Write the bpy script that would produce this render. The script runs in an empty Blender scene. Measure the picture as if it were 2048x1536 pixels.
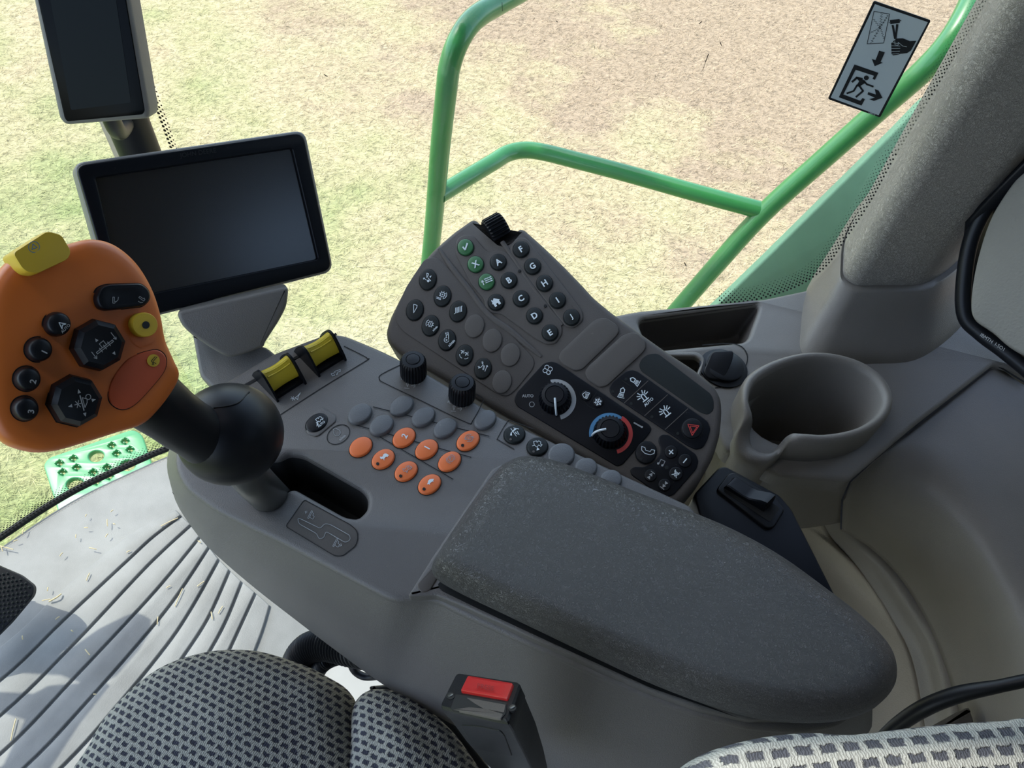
import bpy, bmesh, math, random
import numpy as np
from mathutils import Vector, Matrix
random.seed(4); np.random.seed(4)
S = bpy.context.scene
COL = S.collection
# ------------------------------------------------------------------ camera
FP = 1480.0
CAM = np.array([0, 0, 1.15])
w_ = np.array([.0617, .596, -.8005]); w_ /= np.linalg.norm(w_)
FW = np.array([0, math.sqrt(1-w_[2]**2), w_[2]])
ry_ = -w_[0]*w_[2]/FW[1]
RT = np.array([math.sqrt(1-ry_*ry_-w_[0]**2), ry_, w_[0]])
UP = np.cross(RT, FW)
cd = bpy.data.cameras.new('camera'); cam = bpy.data.objects.new('camera', cd); COL.objects.link(cam)
cd.sensor_width = 36; cd.lens = FP*36/2048; cd.clip_start = .01; cd.clip_end = 200
M = Matrix(((RT[0], UP[0], -FW[0], 0), (RT[1], UP[1], -FW[1], 0), (RT[2], UP[2], -FW[2], 1.15), (0, 0, 0, 1)))
cam.matrix_world = M
S.camera = cam

def ray(x, y): return FW + RT*(x-1024)/FP - UP*(y-768)/FP
def Z(x, y, z):
    r = ray(x, y); return CAM + r*((z-1.15)/r[2])
def D(x, y, d): return CAM + ray(x, y)*d
def nrm(v): v = np.array(v, float); return v/np.linalg.norm(v)
class Pl:
    def __init__(s, o, n):
        s.o = np.array(o, float); s.n = nrm(n)
        s.ex = nrm(RT - s.n*np.dot(RT, s.n)); s.ey = np.cross(s.n, s.ex)
    def at(s, x, y, up=0):
        r = ray(x, y); t = np.dot(s.o + s.n*up - CAM, s.n)/np.dot(r, s.n)
        return CAM + r*t
    def loc(s, p): d = np.array(p)-s.o; return np.array([d@s.ex, d@s.ey])
    def wld(s, uv, h=0): return s.o + s.ex*uv[0] + s.ey*uv[1] + s.n*h
def HP(z): return Pl((0, 0, z), (0, 0, 1))

# ------------------------------------------------------------------ outlines
def cr(pts, n=6, closed=True):
    P = [np.array(p, float) for p in pts]; N = len(P); out = []
    rng = range(N if closed else N-1)
    for i in rng:
        g = (lambda k: P[k % N]) if closed else (lambda k: P[min(max(k, 0), N-1)])
        p0, p1, p2, p3 = g(i-1), g(i), g(i+1), g(i+2)
        for k in range(n):
            t = k/n
            out.append(.5*(2*p1+(p2-p0)*t+(2*p0-5*p1+4*p2-p3)*t*t+(3*p1-p0-3*p2+p3)*t**3))
    if not closed: out.append(P[-1])
    return out
def rp(pts, r, n=5):
    P = [np.array(p, float) for p in pts]; N = len(P); out = []
    for i in range(N):
        a, b, c = P[i-1], P[i], P[(i+1) % N]
        la, lc = np.linalg.norm(a-b), np.linalg.norm(c-b)
        k = min(r, la*.45, lc*.45)
        s = b+(a-b)/la*k; e = b+(c-b)/lc*k
        for j in range(n+1):
            t = j/n; out.append((1-t)**2*s+2*t*(1-t)*b+t*t*e)
    return out
def ell(cx, cy, a, b=None, rot=0, n=32, sides=None):
    b = b or a; n = sides or n; r = math.radians(rot); o = []
    for i in range(n):
        t = 2*math.pi*i/n; u, v = a*math.cos(t), b*math.sin(t)
        o.append(np.array([cx+u*math.cos(r)-v*math.sin(r), cy-(u*math.sin(r)+v*math.cos(r))]))
    return o
def c2(L): return [(x/3.073+340, y/3.073+620) for x, y in L]
def c3(L): return [(x/3.84+760, y/3.84+420) for x, y in L]
def c4(L): return [(x/3.938+960, y/3.938+680) for x, y in L]
def k2(x, y): return c2([(x, y)])[0]
def k4(x, y): return c4([(x, y)])[0]

# ------------------------------------------------------------------ materials
def mat(name, rgb, rough=.5, metal=0, spec=.5, grain=0, gscale=900, emis=None, var=0, leather=0, fabric=False, coat=0, dust=0):
    m = bpy.data.materials.new(name); m.use_nodes = True; nt = m.node_tree; N = nt.nodes; L = nt.links
    b = N['Principled BSDF']; b.inputs['Base Color'].default_value = (*rgb, 1)
    b.inputs['Roughness'].default_value = rough; b.inputs['Metallic'].default_value = metal
    b.inputs['Specular IOR Level'].default_value = spec; b.inputs['Coat Weight'].default_value = coat
    tc = N.new('ShaderNodeTexCoord')
    if var or dust:
        n = N.new('ShaderNodeTexNoise'); n.inputs['Scale'].default_value = 14; n.inputs['Detail'].default_value = 8
        L.new(tc.outputs['Object'], n.inputs['Vector'])
        r = N.new('ShaderNodeMapRange'); r.inputs['From Min'].default_value = .3; r.inputs['From Max'].default_value = .75
        L.new(n.outputs['Fac'], r.inputs['Value'])
        mx = N.new('ShaderNodeMix'); mx.data_type = 'RGBA'
        v = var or .0
        mx.inputs[6].default_value = (*[c*(1-v) for c in rgb], 1); mx.inputs[7].default_value = (*[c*(1+v) for c in rgb], 1)
        L.new(r.outputs[0], mx.inputs[0]); out = mx.outputs[2]
        if dust:
            n2 = N.new('ShaderNodeTexNoise'); n2.inputs['Scale'].default_value = 260; n2.inputs['Detail'].default_value = 6; n2.inputs['Roughness'].default_value = .7
            L.new(tc.outputs['Object'], n2.inputs['Vector'])
            r2 = N.new('ShaderNodeMapRange'); r2.inputs['From Min'].default_value = .66; r2.inputs['From Max'].default_value = .8; r2.inputs['To Max'].default_value = dust
            L.new(n2.outputs['Fac'], r2.inputs['Value'])
            m2 = N.new('ShaderNodeMix'); m2.data_type = 'RGBA'; m2.inputs[7].default_value = (.42, .38, .31, 1)
            L.new(r2.outputs[0], m2.inputs[0]); L.new(out, m2.inputs[6]); out = m2.outputs[2]
        L.new(out, b.inputs['Base Color'])
        rr = N.new('ShaderNodeMapRange'); rr.inputs['To Min'].default_value = max(0, rough-.07); rr.inputs['To Max'].default_value = rough+.08
        L.new(n.outputs['Fac'], rr.inputs['Value']); L.new(rr.outputs[0], b.inputs['Roughness'])
    if grain:
        n = N.new('ShaderNodeTexNoise'); n.inputs['Scale'].default_value = gscale; n.inputs['Detail'].default_value = 2
        L.new(tc.outputs['Object'], n.inputs['Vector'])
        bp = N.new('ShaderNodeBump'); bp.inputs['Strength'].default_value = grain; bp.inputs['Distance'].default_value = .0006
        L.new(n.outputs['Fac'], bp.inputs['Height']); L.new(bp.outputs[0], b.inputs['Normal'])
    if leather:
        n0 = N.new('ShaderNodeTexNoise'); n0.inputs['Scale'].default_value = 160; L.new(tc.outputs['Object'], n0.inputs['Vector'])
        mv = N.new('ShaderNodeMix'); mv.data_type = 'RGBA'; mv.inputs[0].default_value = .012
        L.new(tc.outputs['Object'], mv.inputs[6]); L.new(n0.outputs['Color'], mv.inputs[7])
        n = N.new('ShaderNodeTexNoise'); n.inputs['Scale'].default_value = leather; n.inputs['Detail'].default_value = 3; n.inputs['Distortion'].default_value = 1.6
        L.new(mv.outputs[2], n.inputs['Vector'])
        a = N.new('ShaderNodeMath'); a.operation = 'SUBTRACT'; a.inputs[1].default_value = .5; L.new(n.outputs['Fac'], a.inputs[0])
        ab = N.new('ShaderNodeMath'); ab.operation = 'ABSOLUTE'; L.new(a.outputs[0], ab.inputs[0])
        mr = N.new('ShaderNodeMapRange'); mr.inputs['From Max'].default_value = .10; mr.interpolation_type = 'SMOOTHSTEP'; L.new(ab.outputs[0], mr.inputs['Value'])
        bp = N.new('ShaderNodeBump'); bp.inputs['Strength'].default_value = 1; bp.inputs['Distance'].default_value = .0012 if leather > 500 else .0005
        L.new(mr.outputs[0], bp.inputs['Height']); L.new(bp.outputs[0], b.inputs['Normal'])
    return m
def fabric_mat(name, light, dark, sc, rot):
    m = bpy.data.materials.new(name); m.use_nodes = True; nt = m.node_tree; N = nt.nodes; L = nt.links
    b = N['Principled BSDF']; b.inputs['Roughness'].default_value = .95; b.inputs['Specular IOR Level'].default_value = .1
    tc = N.new('ShaderNodeTexCoord'); mp = N.new('ShaderNodeMapping'); mp.inputs['Rotation'].default_value[2] = math.radians(rot)
    L.new(tc.outputs['Object'], mp.inputs['Vector'])
    nz = N.new('ShaderNodeTexNoise'); nz.inputs['Scale'].default_value = 480; nz.inputs['Detail'].default_value = 3
    L.new(mp.outputs[0], nz.inputs['Vector'])
    mv = N.new('ShaderNodeMix'); mv.data_type = 'RGBA'; mv.blend_type = 'LINEAR_LIGHT'; mv.inputs[0].default_value = .0016
    L.new(mp.outputs[0], mv.inputs[6]); L.new(nz.outputs['Color'], mv.inputs[7])
    br = N.new('ShaderNodeTexBrick'); br.offset = .5; br.inputs['Scale'].default_value = sc
    br.inputs['Brick Width'].default_value = .5; br.inputs['Row Height'].default_value = .34
    br.inputs['Mortar Size'].default_value = .105; br.inputs['Mortar Smooth'].default_value = .35
    br.inputs['Color1'].default_value = (*dark, 1); br.inputs['Color2'].default_value = (*[c*1.25 for c in dark], 1); br.inputs['Mortar'].default_value = (*light, 1)
    L.new(mv.outputs[2], br.inputs['Vector'])
    wv = N.new('ShaderNodeTexWave'); wv.inputs['Scale'].default_value = 220; wv.inputs['Distortion'].default_value = 6; wv.inputs['Detail'].default_value = 3; wv.inputs['Detail Scale'].default_value = 2.5
    L.new(mp.outputs[0], wv.inputs['Vector'])
    mx = N.new('ShaderNodeMix'); mx.data_type = 'RGBA'; mx.blend_type = 'MULTIPLY'; mx.inputs[0].default_value = .5
    cr_ = N.new('ShaderNodeMapRange'); cr_.inputs['To Min'].default_value = .45; cr_.inputs['To Max'].default_value = 1.25
    L.new(wv.outputs['Fac'], cr_.inputs['Value']); L.new(br.outputs['Color'], mx.inputs[6]); L.new(cr_.outputs[0], mx.inputs[7])
    L.new(mx.outputs[2], b.inputs['Base Color'])
    ad = N.new('ShaderNodeMath'); ad.operation = 'MULTIPLY_ADD'; ad.inputs[1].default_value = .25
    L.new(wv.outputs['Fac'], ad.inputs[0]); L.new(br.outputs['Fac'], ad.inputs[2])
    bp = N.new('ShaderNodeBump'); bp.inputs['Strength'].default_value = .9; bp.inputs['Distance'].default_value = .0012
    L.new(ad.outputs[0], bp.inputs['Height']); L.new(bp.outputs[0], b.inputs['Normal'])
    return m
def glass_mat():
    m = bpy.data.materials.new('window_glass'); m.use_nodes = True; nt = m.node_tree; N = nt.nodes; L = nt.links
    N.remove(N['Principled BSDF']); o = N['Material Output']
    t = N.new('ShaderNodeBsdfTransparent'); t.inputs[0].default_value = (.95, .975, .955, 1)
    g = N.new('ShaderNodeBsdfGlossy'); g.inputs['Roughness'].default_value = .02
    mx = N.new('ShaderNodeMixShader'); mx.inputs[0].default_value = .035
    L.new(t.outputs[0], mx.inputs[1]); L.new(g.outputs[0], mx.inputs[2]); L.new(mx.outputs[0], o.inputs['Surface'])
    return m
G = {}
G['console'] = mat('console_plastic', (.112, .104, .097), .46, spec=.5, grain=.5, gscale=1300, var=.06, dust=.35)
G['pad'] = mat('armrest_vinyl', (.112, .108, .103), .44, spec=.5, leather=560)
G['keypad'] = mat('keypad_plastic', (.078, .068, .060), .52, spec=.3, grain=.35, gscale=1500, var=.06, dust=.25)
G['keypad2'] = mat('keypad_blank_plastic', (.084, .074, .065), .54, spec=.3, grain=.3, gscale=1500, var=.05, dust=.3)
G['key'] = mat('black_rubber_key', (.013, .016, .016), .5, spec=.22, grain=.15)
G['black'] = mat('black_plastic', (.005, .006, .008), .40, spec=.26, grain=.2, gscale=1400, var=.1)
G['blackg'] = mat('black_panel_plastic', (.0035, .0045, .007), .40, spec=.20, var=.15, dust=.25)
G['rubber'] = mat('soft_black_rubber', (.0045, .0055, .008), .42, spec=.28)
G['gap'] = mat('dark_gap', (.004, .004, .004), .8)
G['blank'] = mat('grey_blank_button', (.105, .108, .112), .48, grain=.5, gscale=1300, dust=.4)
G['orange'] = mat('orange_button', (.72, .155, .035), .45, grain=.2, gscale=1500, var=.05)
G['orange2'] = mat('orange_lever_plastic', (.62, .150, .022), .40, var=.05)
G['redor'] = mat('red_orange_pad', (.50, .085, .028), .5)
G['green'] = mat('green_button', (.030, .135, .045), .42)
G['white'] = mat('white_print', (.62, .68, .70), .6)
G['grey_print'] = mat('grey_print', (.33, .34, .34), .6)
G['seam'] = mat('dark_seam_line', (.012, .012, .012), .9)  # flat dark lines for panel seams and printed outlines
G['yellow'] = mat('yellow_plastic', (.50, .38, .018), .45, var=.06)
G['yellow2'] = mat('bright_yellow_plastic', (.62, .41, .03), .45)
G['red'] = mat('red_button', (.42, .012, .012), .35)
G['redp'] = mat('red_print', (.50, .04, .035), .5)
G['bluep'] = mat('blue_print', (.06, .20, .36), .5)
G['screen'] = mat('screen_glass', (.010, .009, .010), .24, spec=.95)
G['screen2'] = mat('dark_screen_glass', (.002, .003, .0035), .2, spec=.07)
G['screen3'] = mat('unlit_screen', (.004, .007, .008), .25, spec=.08)
G['red_dark'] = mat('dark_red', (.20, .008, .01), .5)
G['frame'] = mat('grey_frame_plastic', (.155, .15, .14), .45, grain=.2)
G['stand'] = mat('stand_plastic', (.125, .118, .108), .5, grain=.35, gscale=1300)
G['beige'] = mat('beige_trim', (.30, .265, .21), .65, spec=.3, grain=.5, gscale=700, var=.06)
G['trim'] = mat('side_trim_plastic', (.165, .150, .130), .48, spec=.5, grain=.4, gscale=1200, var=.1, dust=.3)
G['pillar'] = mat('pillar_vinyl', (.36, .33, .285), .66, spec=.35, leather=380)
G['mat'] = mat('floor_mat_rubber', (.215, .215, .205), .55, grain=.5, gscale=700, var=.22, dust=.6)
G['cabfloor'] = mat('cab_floor_paint', (.34, .335, .32), .5, var=.1)
G['rail'] = mat('green_paint', (.028, .195, .05), .34, coat=.4, var=.08, dust=.15)
G['step'] = mat('green_step_paint', (.045, .27, .095), .35, coat=.4, var=.08)
G['panelg'] = mat('hazed_green_panel', (.20, .38, .22), .6, var=.1)
G['metal'] = mat('steel', (.45, .45, .43), .3, metal=1)
G['silver'] = mat('dark_steel_shaft', (.10, .10, .095), .32, metal=.6)
G['decal'] = mat('decal_silver', (.42, .48, .50), .5)
G['ink'] = mat('decal_black', (.006, .008, .010), .5)
G['fabric'] = fabric_mat('seat_fabric', (.27, .275, .25), (.035, .038, .052), 64, 20)
G['fabric2'] = fabric_mat('sunlit_seat_fabric', (.40, .40, .36), (.085, .088, .10), 44, -10)  # lighter copy of the seat fabric, sunlight put into its colour
G['rear_fabric'] = mat('grey_woven_panel', (.24, .23, .205), .9, spec=.15, grain=1, gscale=420)
G['glass'] = glass_mat()
G['straw'] = mat('straw', (.55, .45, .26), .8)
G['ceil'] = mat('headliner', (.085, .082, .075), .9)

# ------------------------------------------------------------------ object helpers
EMP = {}
def root(name, loc, label, cat, group=None):
    o = bpy.data.objects.new(name, None); COL.objects.link(o); o.location = tuple(loc); o.empty_display_size = .02
    o['label'] = label; o['category'] = cat
    if group: o['group'] = group
    return o
def tot(o):
    v = Vector((0, 0, 0))
    while o is not None: v = v + o.location; o = o.parent
    return v
def obj(name, V, Fc, m, parent=None, ang=40, mi=None, smooth=True):
    me = bpy.data.meshes.new(name)
    off = np.array(tot(parent)) if parent is not None else np.zeros(3)
    me.from_pydata([tuple(np.array(v)-off) for v in V], [], Fc)
    for x in (m if isinstance(m, (list, tuple)) else [m]): me.materials.append(G[x] if isinstance(x, str) else x)
    if mi is not None: me.polygons.foreach_set('material_index', mi)
    bm = bmesh.new(); bm.from_mesh(me); bmesh.ops.recalc_face_normals(bm, faces=bm.faces[:]); bm.to_mesh(me); bm.free()
    if smooth:
        me.shade_smooth(); me.set_sharp_from_angle(angle=math.radians(ang))
    me.update()
    o = bpy.data.objects.new(name, me); COL.objects.link(o)
    if parent is not None: o.parent = parent
    return o
def struct(o): o['kind'] = 'structure'; return o
def tagd(o, label, cat, group=None):
    o['label'] = label; o['category'] = cat
    if group: o['group'] = group
    return o
def area2(P): return .5*sum(P[i-1][0]*P[i][1]-P[i][0]*P[i-1][1] for i in range(len(P)))
def inset(P, d):
    N = len(P); o = []
    for i in range(N):
        a, b, c = P[i-1], P[i], P[(i+1) % N]
        e1 = b-a; e2 = c-b
        n1 = np.array([-e1[1], e1[0]])/(np.linalg.norm(e1)+1e-12); n2 = np.array([-e2[1], e2[0]])/(np.linalg.norm(e2)+1e-12)
        n = n1+n2; l = np.linalg.norm(n)
        n = n/l if l > 1e-6 else n1
        k = max(.5, float(n@n1)); o.append(b+n*d/k)
    return o
def slab_geo(px, pl, thick, bev=0, up=0, holes=(), V=None, Fc=None, seg=3, px_plane=True):
    V = [] if V is None else V; Fc = [] if Fc is None else Fc
    loops = []
    for k, Lp in enumerate([px]+list(holes)):
        P = [pl.loc(pl.at(x, y, up)) for x, y in Lp] if px_plane else [np.array(p, float) for p in Lp]
        a = area2(P)
        if (k == 0 and a < 0) or (k > 0 and a > 0): P = P[::-1]
        loops.append(P)
    tops = []; bots = []
    for P in loops:
        rings = []
        if bev > 0:
            for s in range(seg+1):
                t = math.pi/2*s/seg
                rings.append([pl.wld(q, up-bev*(1-math.cos(t))) for q in inset(P, bev*(1-math.sin(t)))])
        else: rings.append([pl.wld(q, up) for q in P])
        rings.append([pl.wld(q, up-thick) for q in P])
        base = len(V); n = len(P)
        for r in rings: V += r
        for j in range(len(rings)-1):
            for i in range(n):
                Fc.append((base+j*n+i, base+j*n+(i+1) % n, base+(j+1)*n+(i+1) % n, base+(j+1)*n+i))
        tops.append(list(range(base, base+n))); bots.append(list(range(base+(len(rings)-1)*n, base+len(rings)*n)))
    if len(loops) == 1:
        Fc.append(tuple(tops[0])); Fc.append(tuple(bots[0][::-1]))
    else:
        from mathutils.geometry import tessellate_polygon
        for T in (tops, bots):
            flat = [i for t in T for i in t]
            poly = [[Vector((*pl.loc(V[i]), 0)) for i in t] for t in T]
            for tri in tessellate_polygon(poly): Fc.append(tuple(flat[i] for i in tri))
    return V, Fc
def slab(name, px, pl, thick, bev, m, parent=None, up=0, holes=(), ang=40, seg=3):
    V, Fc = slab_geo(px, pl, thick, bev, up, holes, seg=seg)
    return obj(name, V, Fc, m, parent, ang)
def loft_geo(rings, capA=True, capB=True, closed=True, V=None, Fc=None):
    V = [] if V is None else V; Fc = [] if Fc is None else Fc
    b = len(V); n = len(rings[0])
    for r in rings: V += list(r)
    for j in range(len(rings)-1):
        for i in range(n if closed else n-1):
            Fc.append((b+j*n+i, b+j*n+(i+1) % n, b+(j+1)*n+(i+1) % n, b+(j+1)*n+i))
    if capA: Fc.append(tuple(range(b, b+n)))
    if capB: Fc.append(tuple(range(b+(len(rings)-1)*n, b+len(rings)*n))[::-1])
    return V, Fc
def dome(name, px, pl, h, m, parent=None, k=.82, crown=0, side=.002, up=0, center=None, ang=60, gap=None, seg=5):
    """rounded, gently crowned button or cushion: outline traced at its widest, rising h above the plane"""
    P = [pl.loc(pl.at(x, y, up+h*.6)) for x, y in px]
    if area2(P) < 0: P = P[::-1]
    c = pl.loc(pl.at(*center, up+h)) if center else sum(P)/len(P)
    R = [[pl.wld(q, up-side) for q in P]]
    for s in range(seg+1):
        t = math.pi/2*s/seg
        sc = k+(1-k)*math.cos(t)
        R.append([pl.wld(c+(q-c)*sc, up+h*math.sin(t)) for q in P])
    for s in (.66, .33, .02):
        R.append([pl.wld(c+(q-c)*k*s, up+h+crown*(1-s*s)) for q in P])
    V, Fc = loft_geo(R, True, True)
    mi = None; mm = m
    if gap:
        nb = len(Fc); b = len(V); n = len(P)
        V += [pl.wld(c+(q-c)*gap, up+.0003) for q in P]
        Fc.append(tuple(range(b, b+n))); mi = [0]*nb+[1]; mm = [m, 'gap']
    return obj(name, V, Fc, mm, parent, ang, mi)
def mapuv(cx, cy, s, rot):
    r = math.radians(rot)
    return lambda x, y: (cx+s*(x*math.cos(r)-y*math.sin(r)), cy-s*(x*math.sin(r)+y*math.cos(r)))
def arc(x, y, r, a0=0, a1=360, n=18):
    return [(x+r*math.cos(math.radians(a0+(a1-a0)*i/n)), y+r*math.sin(math.radians(a0+(a1-a0)*i/n))) for i in range(n+1)]
def mark_geo(items, f, wpx, pl, up, V, Fc):
    for it in items:
        if it[0] == 'f':
            b = len(V); P = [f(*p) for p in it[1]]
            V += [pl.at(x, y, up) for x, y in P]; Fc.append(tuple(range(b, b+len(P))))
        else:
            P = [np.array(f(*p)) for p in it[1]]; w = wpx*(it[2] if len(it) > 2 else 1)/2
            for a, b_ in zip(P[:-1], P[1:]):
                d = b_-a; l = np.linalg.norm(d)
                if l < 1e-6: continue
                d = d/l; n = np.array([-d[1], d[0]])*w; e = d*w*.45
                b = len(V)
                for q in (a-e+n, a-e-n, b_+e-n, b_+e+n): V.append(pl.at(q[0], q[1], up))
                Fc.append((b, b+1, b+2, b+3))
def marks(name, items, cx, cy, s, rot, pl, up, m, parent, w=1.6):
    V, Fc = [], []; mark_geo(items, mapuv(cx, cy, s, rot), w, pl, up, V, Fc)
    return obj(name, V, Fc, m, parent, smooth=False)
def pxmarks(name, lines, pl, up, m, parent, w=1.5):
    V, Fc = [], []
    mark_geo([('l', l) for l in lines], lambda x, y: (x, y), w, pl, up, V, Fc)
    return obj(name, V, Fc, m, parent, smooth=False)
def text_geo(s, cx, cy, size, rot, pl, up, V, Fc, bold=.02):
    c = bpy.data.curves.new('t', 'FONT'); c.body = s; c.size = 1; c.offset = bold; c.align_x = 'CENTER'
    c.resolution_u = 4
    o = bpy.data.objects.new('t', c); COL.objects.link(o)
    dg = bpy.context.evaluated_depsgraph_get(); dg.update()
    me = bpy.data.meshes.new_from_object(o.evaluated_get(dg))
    co = [v.co.copy() for v in me.vertices]
    xs = [v.x for v in co]; ys = [v.y for v in co]
    mx, my = (min(xs)+max(xs))/2, (min(ys)+max(ys))/2; hh = max(ys)-min(ys)
    f = mapuv(cx, cy, size/hh, rot); b = len(V)
    for v in co: V.append(pl.at(*f(v.x-mx, v.y-my), up))
    for p in me.polygons: Fc.append(tuple(b+i for i in p.vertices))
    bpy.data.objects.remove(o); bpy.data.meshes.remove(me); bpy.data.curves.remove(c)
def text(name, s, cx, cy, size, rot, pl, up, m, parent, bold=.02):
    V, Fc = [], []; text_geo(s, cx, cy, size, rot, pl, up, V, Fc, bold)
    return obj(name, V, Fc, m, parent, smooth=False)
def tube_geo(pts, rad, n=16, V=None, Fc=None, sm=6, caps=True, closed=False):
    V = [] if V is None else V; Fc = [] if Fc is None else Fc
    P = cr(pts, sm, closed) if sm > 1 else [np.array(p, float) for p in pts]
    if isinstance(rad, (list, tuple)): rr = np.interp(np.linspace(0, 1, len(P)), np.linspace(0, 1, len(rad)), rad)
    elif callable(rad): rr = [rad(i/(len(P)-1)) for i in range(len(P))]
    else: rr = [rad]*len(P)
    u = None; R = []
    for i, p in enumerate(P):
        t = nrm(P[min(i+1, len(P)-1)]-P[max(i-1, 0)])
        if u is None: u = nrm(np.cross(t, (0.3, .2, 1)))
        u = nrm(u-t*(u@t)); v = np.cross(t, u)
        R.append([p+rr[i]*(u*math.cos(a)+v*math.sin(a)) for a in np.linspace(0, 2*math.pi, n, endpoint=False)])
    return loft_geo(R, caps, caps, True, V, Fc)
def tube(name, pts, rad, m, parent=None, n=16, sm=6):
    V, Fc = tube_geo(pts, rad, n, sm=sm); return obj(name, V, Fc, m, parent, 50)
def lathe(name, o, n, prof, m, parent, ribs=0, rd=0, ribz=(0, 1), N=None, ang=35):
    """prof: list of (radius, height); ribs modulate the radius between heights ribz"""
    pl = Pl(o, n); N = N or (ribs*4 if ribs else 40); R = []
    for r, h in prof:
        ring = []
        for i in range(N):
            a = 2*math.pi*i/N; q = r
            if ribs and ribz[0] <= h <= ribz[1]: q = r-(rd if i % 4 in (0, 3) else 0)
            ring.append(pl.wld((q*math.cos(a), q*math.sin(a)), h))
        R.append(ring)
    V, Fc = loft_geo(R)
    return obj(name, V, Fc, m, parent, ang)
def patch(name, curves, m, parent=None, n=24, sm=5, thick=.004):
    """smooth sheet through a list of 3D curves"""
    C_ = []
    for c in curves:
        P = cr(c, 8, False); L = [0]
        for a, b in zip(P[:-1], P[1:]): L.append(L[-1]+np.linalg.norm(b-a))
        t = np.linspace(0, L[-1], n); A = np.array(P)
        C_.append(np.stack([np.interp(t, L, A[:, k]) for k in range(3)], 1))
    rows = cr(C_, sm, False)
    V = [p for r in rows for p in r]; k = len(rows); Fc = []
    for j in range(k-1):
        for i in range(n-1): Fc.append((j*n+i, j*n+i+1, (j+1)*n+i+1, (j+1)*n+i))
    o = obj(name, V, Fc, m, parent, 60)
    me = o.data
    s = sum((p.normal.dot(Vector(CAM)-(p.center+tot(parent))) for p in me.polygons)) if me.polygons else 0
    if s < 0: me.flip_normals()
    md = o.modifiers.new('s', 'SOLIDIFY'); md.thickness = thick; md.offset = -1
    return o

# ================================================================== OUTSIDE
GZ = -2.2
gm = bpy.data.materials.new('dry_turf'); gm.use_nodes = True
def grass_nodes(m, blade):
    N = m.node_tree.nodes; L = m.node_tree.links; b = N['Principled BSDF']; b.inputs['Roughness'].default_value = .9; b.inputs['Specular IOR Level'].default_value = .1
    tc = N.new('ShaderNodeNewGeometry')
    n1 = N.new('ShaderNodeTexNoise'); n1.inputs['Scale'].default_value = .9; n1.inputs['Detail'].default_value = 5; n1.inputs['Roughness'].default_value = .62
    L.new(tc.outputs['Position'], n1.inputs['Vector'])
    sx = N.new('ShaderNodeSeparateXYZ'); L.new(tc.outputs['Position'], sx.inputs[0])
    # greener towards the machine and towards the left
    mr = N.new('ShaderNodeMath'); mr.operation = 'MULTIPLY_ADD'; mr.inputs[1].default_value = -.075; mr.inputs[2].default_value = .345; L.new(sx.outputs['Y'], mr.inputs[0])
    mr2 = N.new('ShaderNodeMath'); mr2.operation = 'MULTIPLY_ADD'; mr2.inputs[1].default_value = -.045; L.new(sx.outputs['X'], mr2.inputs[0]); L.new(mr.outputs[0], mr2.inputs[2])
    ad = N.new('ShaderNodeMath'); ad.operation = 'ADD'; L.new(n1.outputs['Fac'], ad.inputs[0]); L.new(mr2.outputs[0], ad.inputs[1])
    r = N.new('ShaderNodeValToRGB'); e = r.color_ramp.elements
    e[0].position = .38; e[0].color = (.36, .27, .18, 1); e[1].position = .88; e[1].color = (.22, .265, .10, 1)
    for p, c in ((.47, (.42, .335, .205, 1)), (.56, (.43, .365, .21, 1)), (.68, (.36, .335, .17, 1))):
        q = e.new(p); q.color = c
    L.new(ad.outputs[0], r.inputs[0]); out = r.outputs[0]
    n2 = N.new('ShaderNodeTexNoise'); n2.inputs['Scale'].default_value = 26; n2.inputs['Detail'].default_value = 6; n2.inputs['Roughness'].default_value = .7; n2.inputs['Distortion'].default_value = .8
    L.new(tc.outputs['Position'], n2.inputs['Vector'])
    q = N.new('ShaderNodeMapRange'); q.inputs['From Min'].default_value = .3; q.inputs['From Max'].default_value = .7; q.inputs['To Min'].default_value = .72; q.inputs['To Max'].default_value = 1.28
    L.new(n2.outputs['Fac'], q.inputs['Value'])
    mx = N.new('ShaderNodeMix'); mx.data_type = 'RGBA'; mx.blend_type = 'MULTIPLY'; mx.inputs[0].default_value = 1
    L.new(out, mx.inputs[6]); L.new(q.outputs[0], mx.inputs[7]); out = mx.outputs[2]
    if blade:
        at = N.new('ShaderNodeAttribute'); at.attribute_name = 'tone'
        m2 = N.new('ShaderNodeMix'); m2.data_type = 'RGBA'; m2.blend_type = 'MULTIPLY'; m2.inputs[0].default_value = 1
        L.new(out, m2.inputs[6]); L.new(at.outputs['Color'], m2.inputs[7]); out = m2.outputs[2]
    L.new(out, b.inputs['Base Color'])
grass_nodes(gm, False)
struct(obj('ground', [(-14, -8, GZ), (14, -8, GZ), (14, 16, GZ), (-14, 16, GZ)], [(0, 1, 2, 3)], gm))
bmt = bpy.data.materials.new('grass_blades'); bmt.use_nodes = True; grass_nodes(bmt, True)
NB = 420000
gx = np.random.uniform(-6.2, 6.2, NB); gy = .6+8.6*np.random.uniform(0, 1, NB)**1.35
ga = np.random.normal(.4, .9, NB); gl = np.random.uniform(.025, .08, NB); gw = np.random.uniform(.0007, .0018, NB)
gh = np.random.uniform(.002, .026, NB)
dx, dy = np.cos(ga), np.sin(ga)
V = np.zeros((NB, 3, 3))
V[:, 0] = np.stack([gx-dy*gw, gy+dx*gw, np.full(NB, GZ)+.002], 1)
V[:, 1] = np.stack([gx+dy*gw, gy-dx*gw, np.full(NB, GZ)+.002], 1)
V[:, 2] = np.stack([gx+dx*gl, gy+dy*gl, GZ+gh], 1)
me = bpy.data.meshes.new('grass'); me.vertices.add(NB*3); me.vertices.foreach_set('co', V.ravel())
me.loops.add(NB*3); me.loops.foreach_set('vertex_index', np.arange(NB*3)); me.polygons.add(NB); me.polygons.foreach_set('loop_start', np.arange(0, NB*3, 3))
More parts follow.
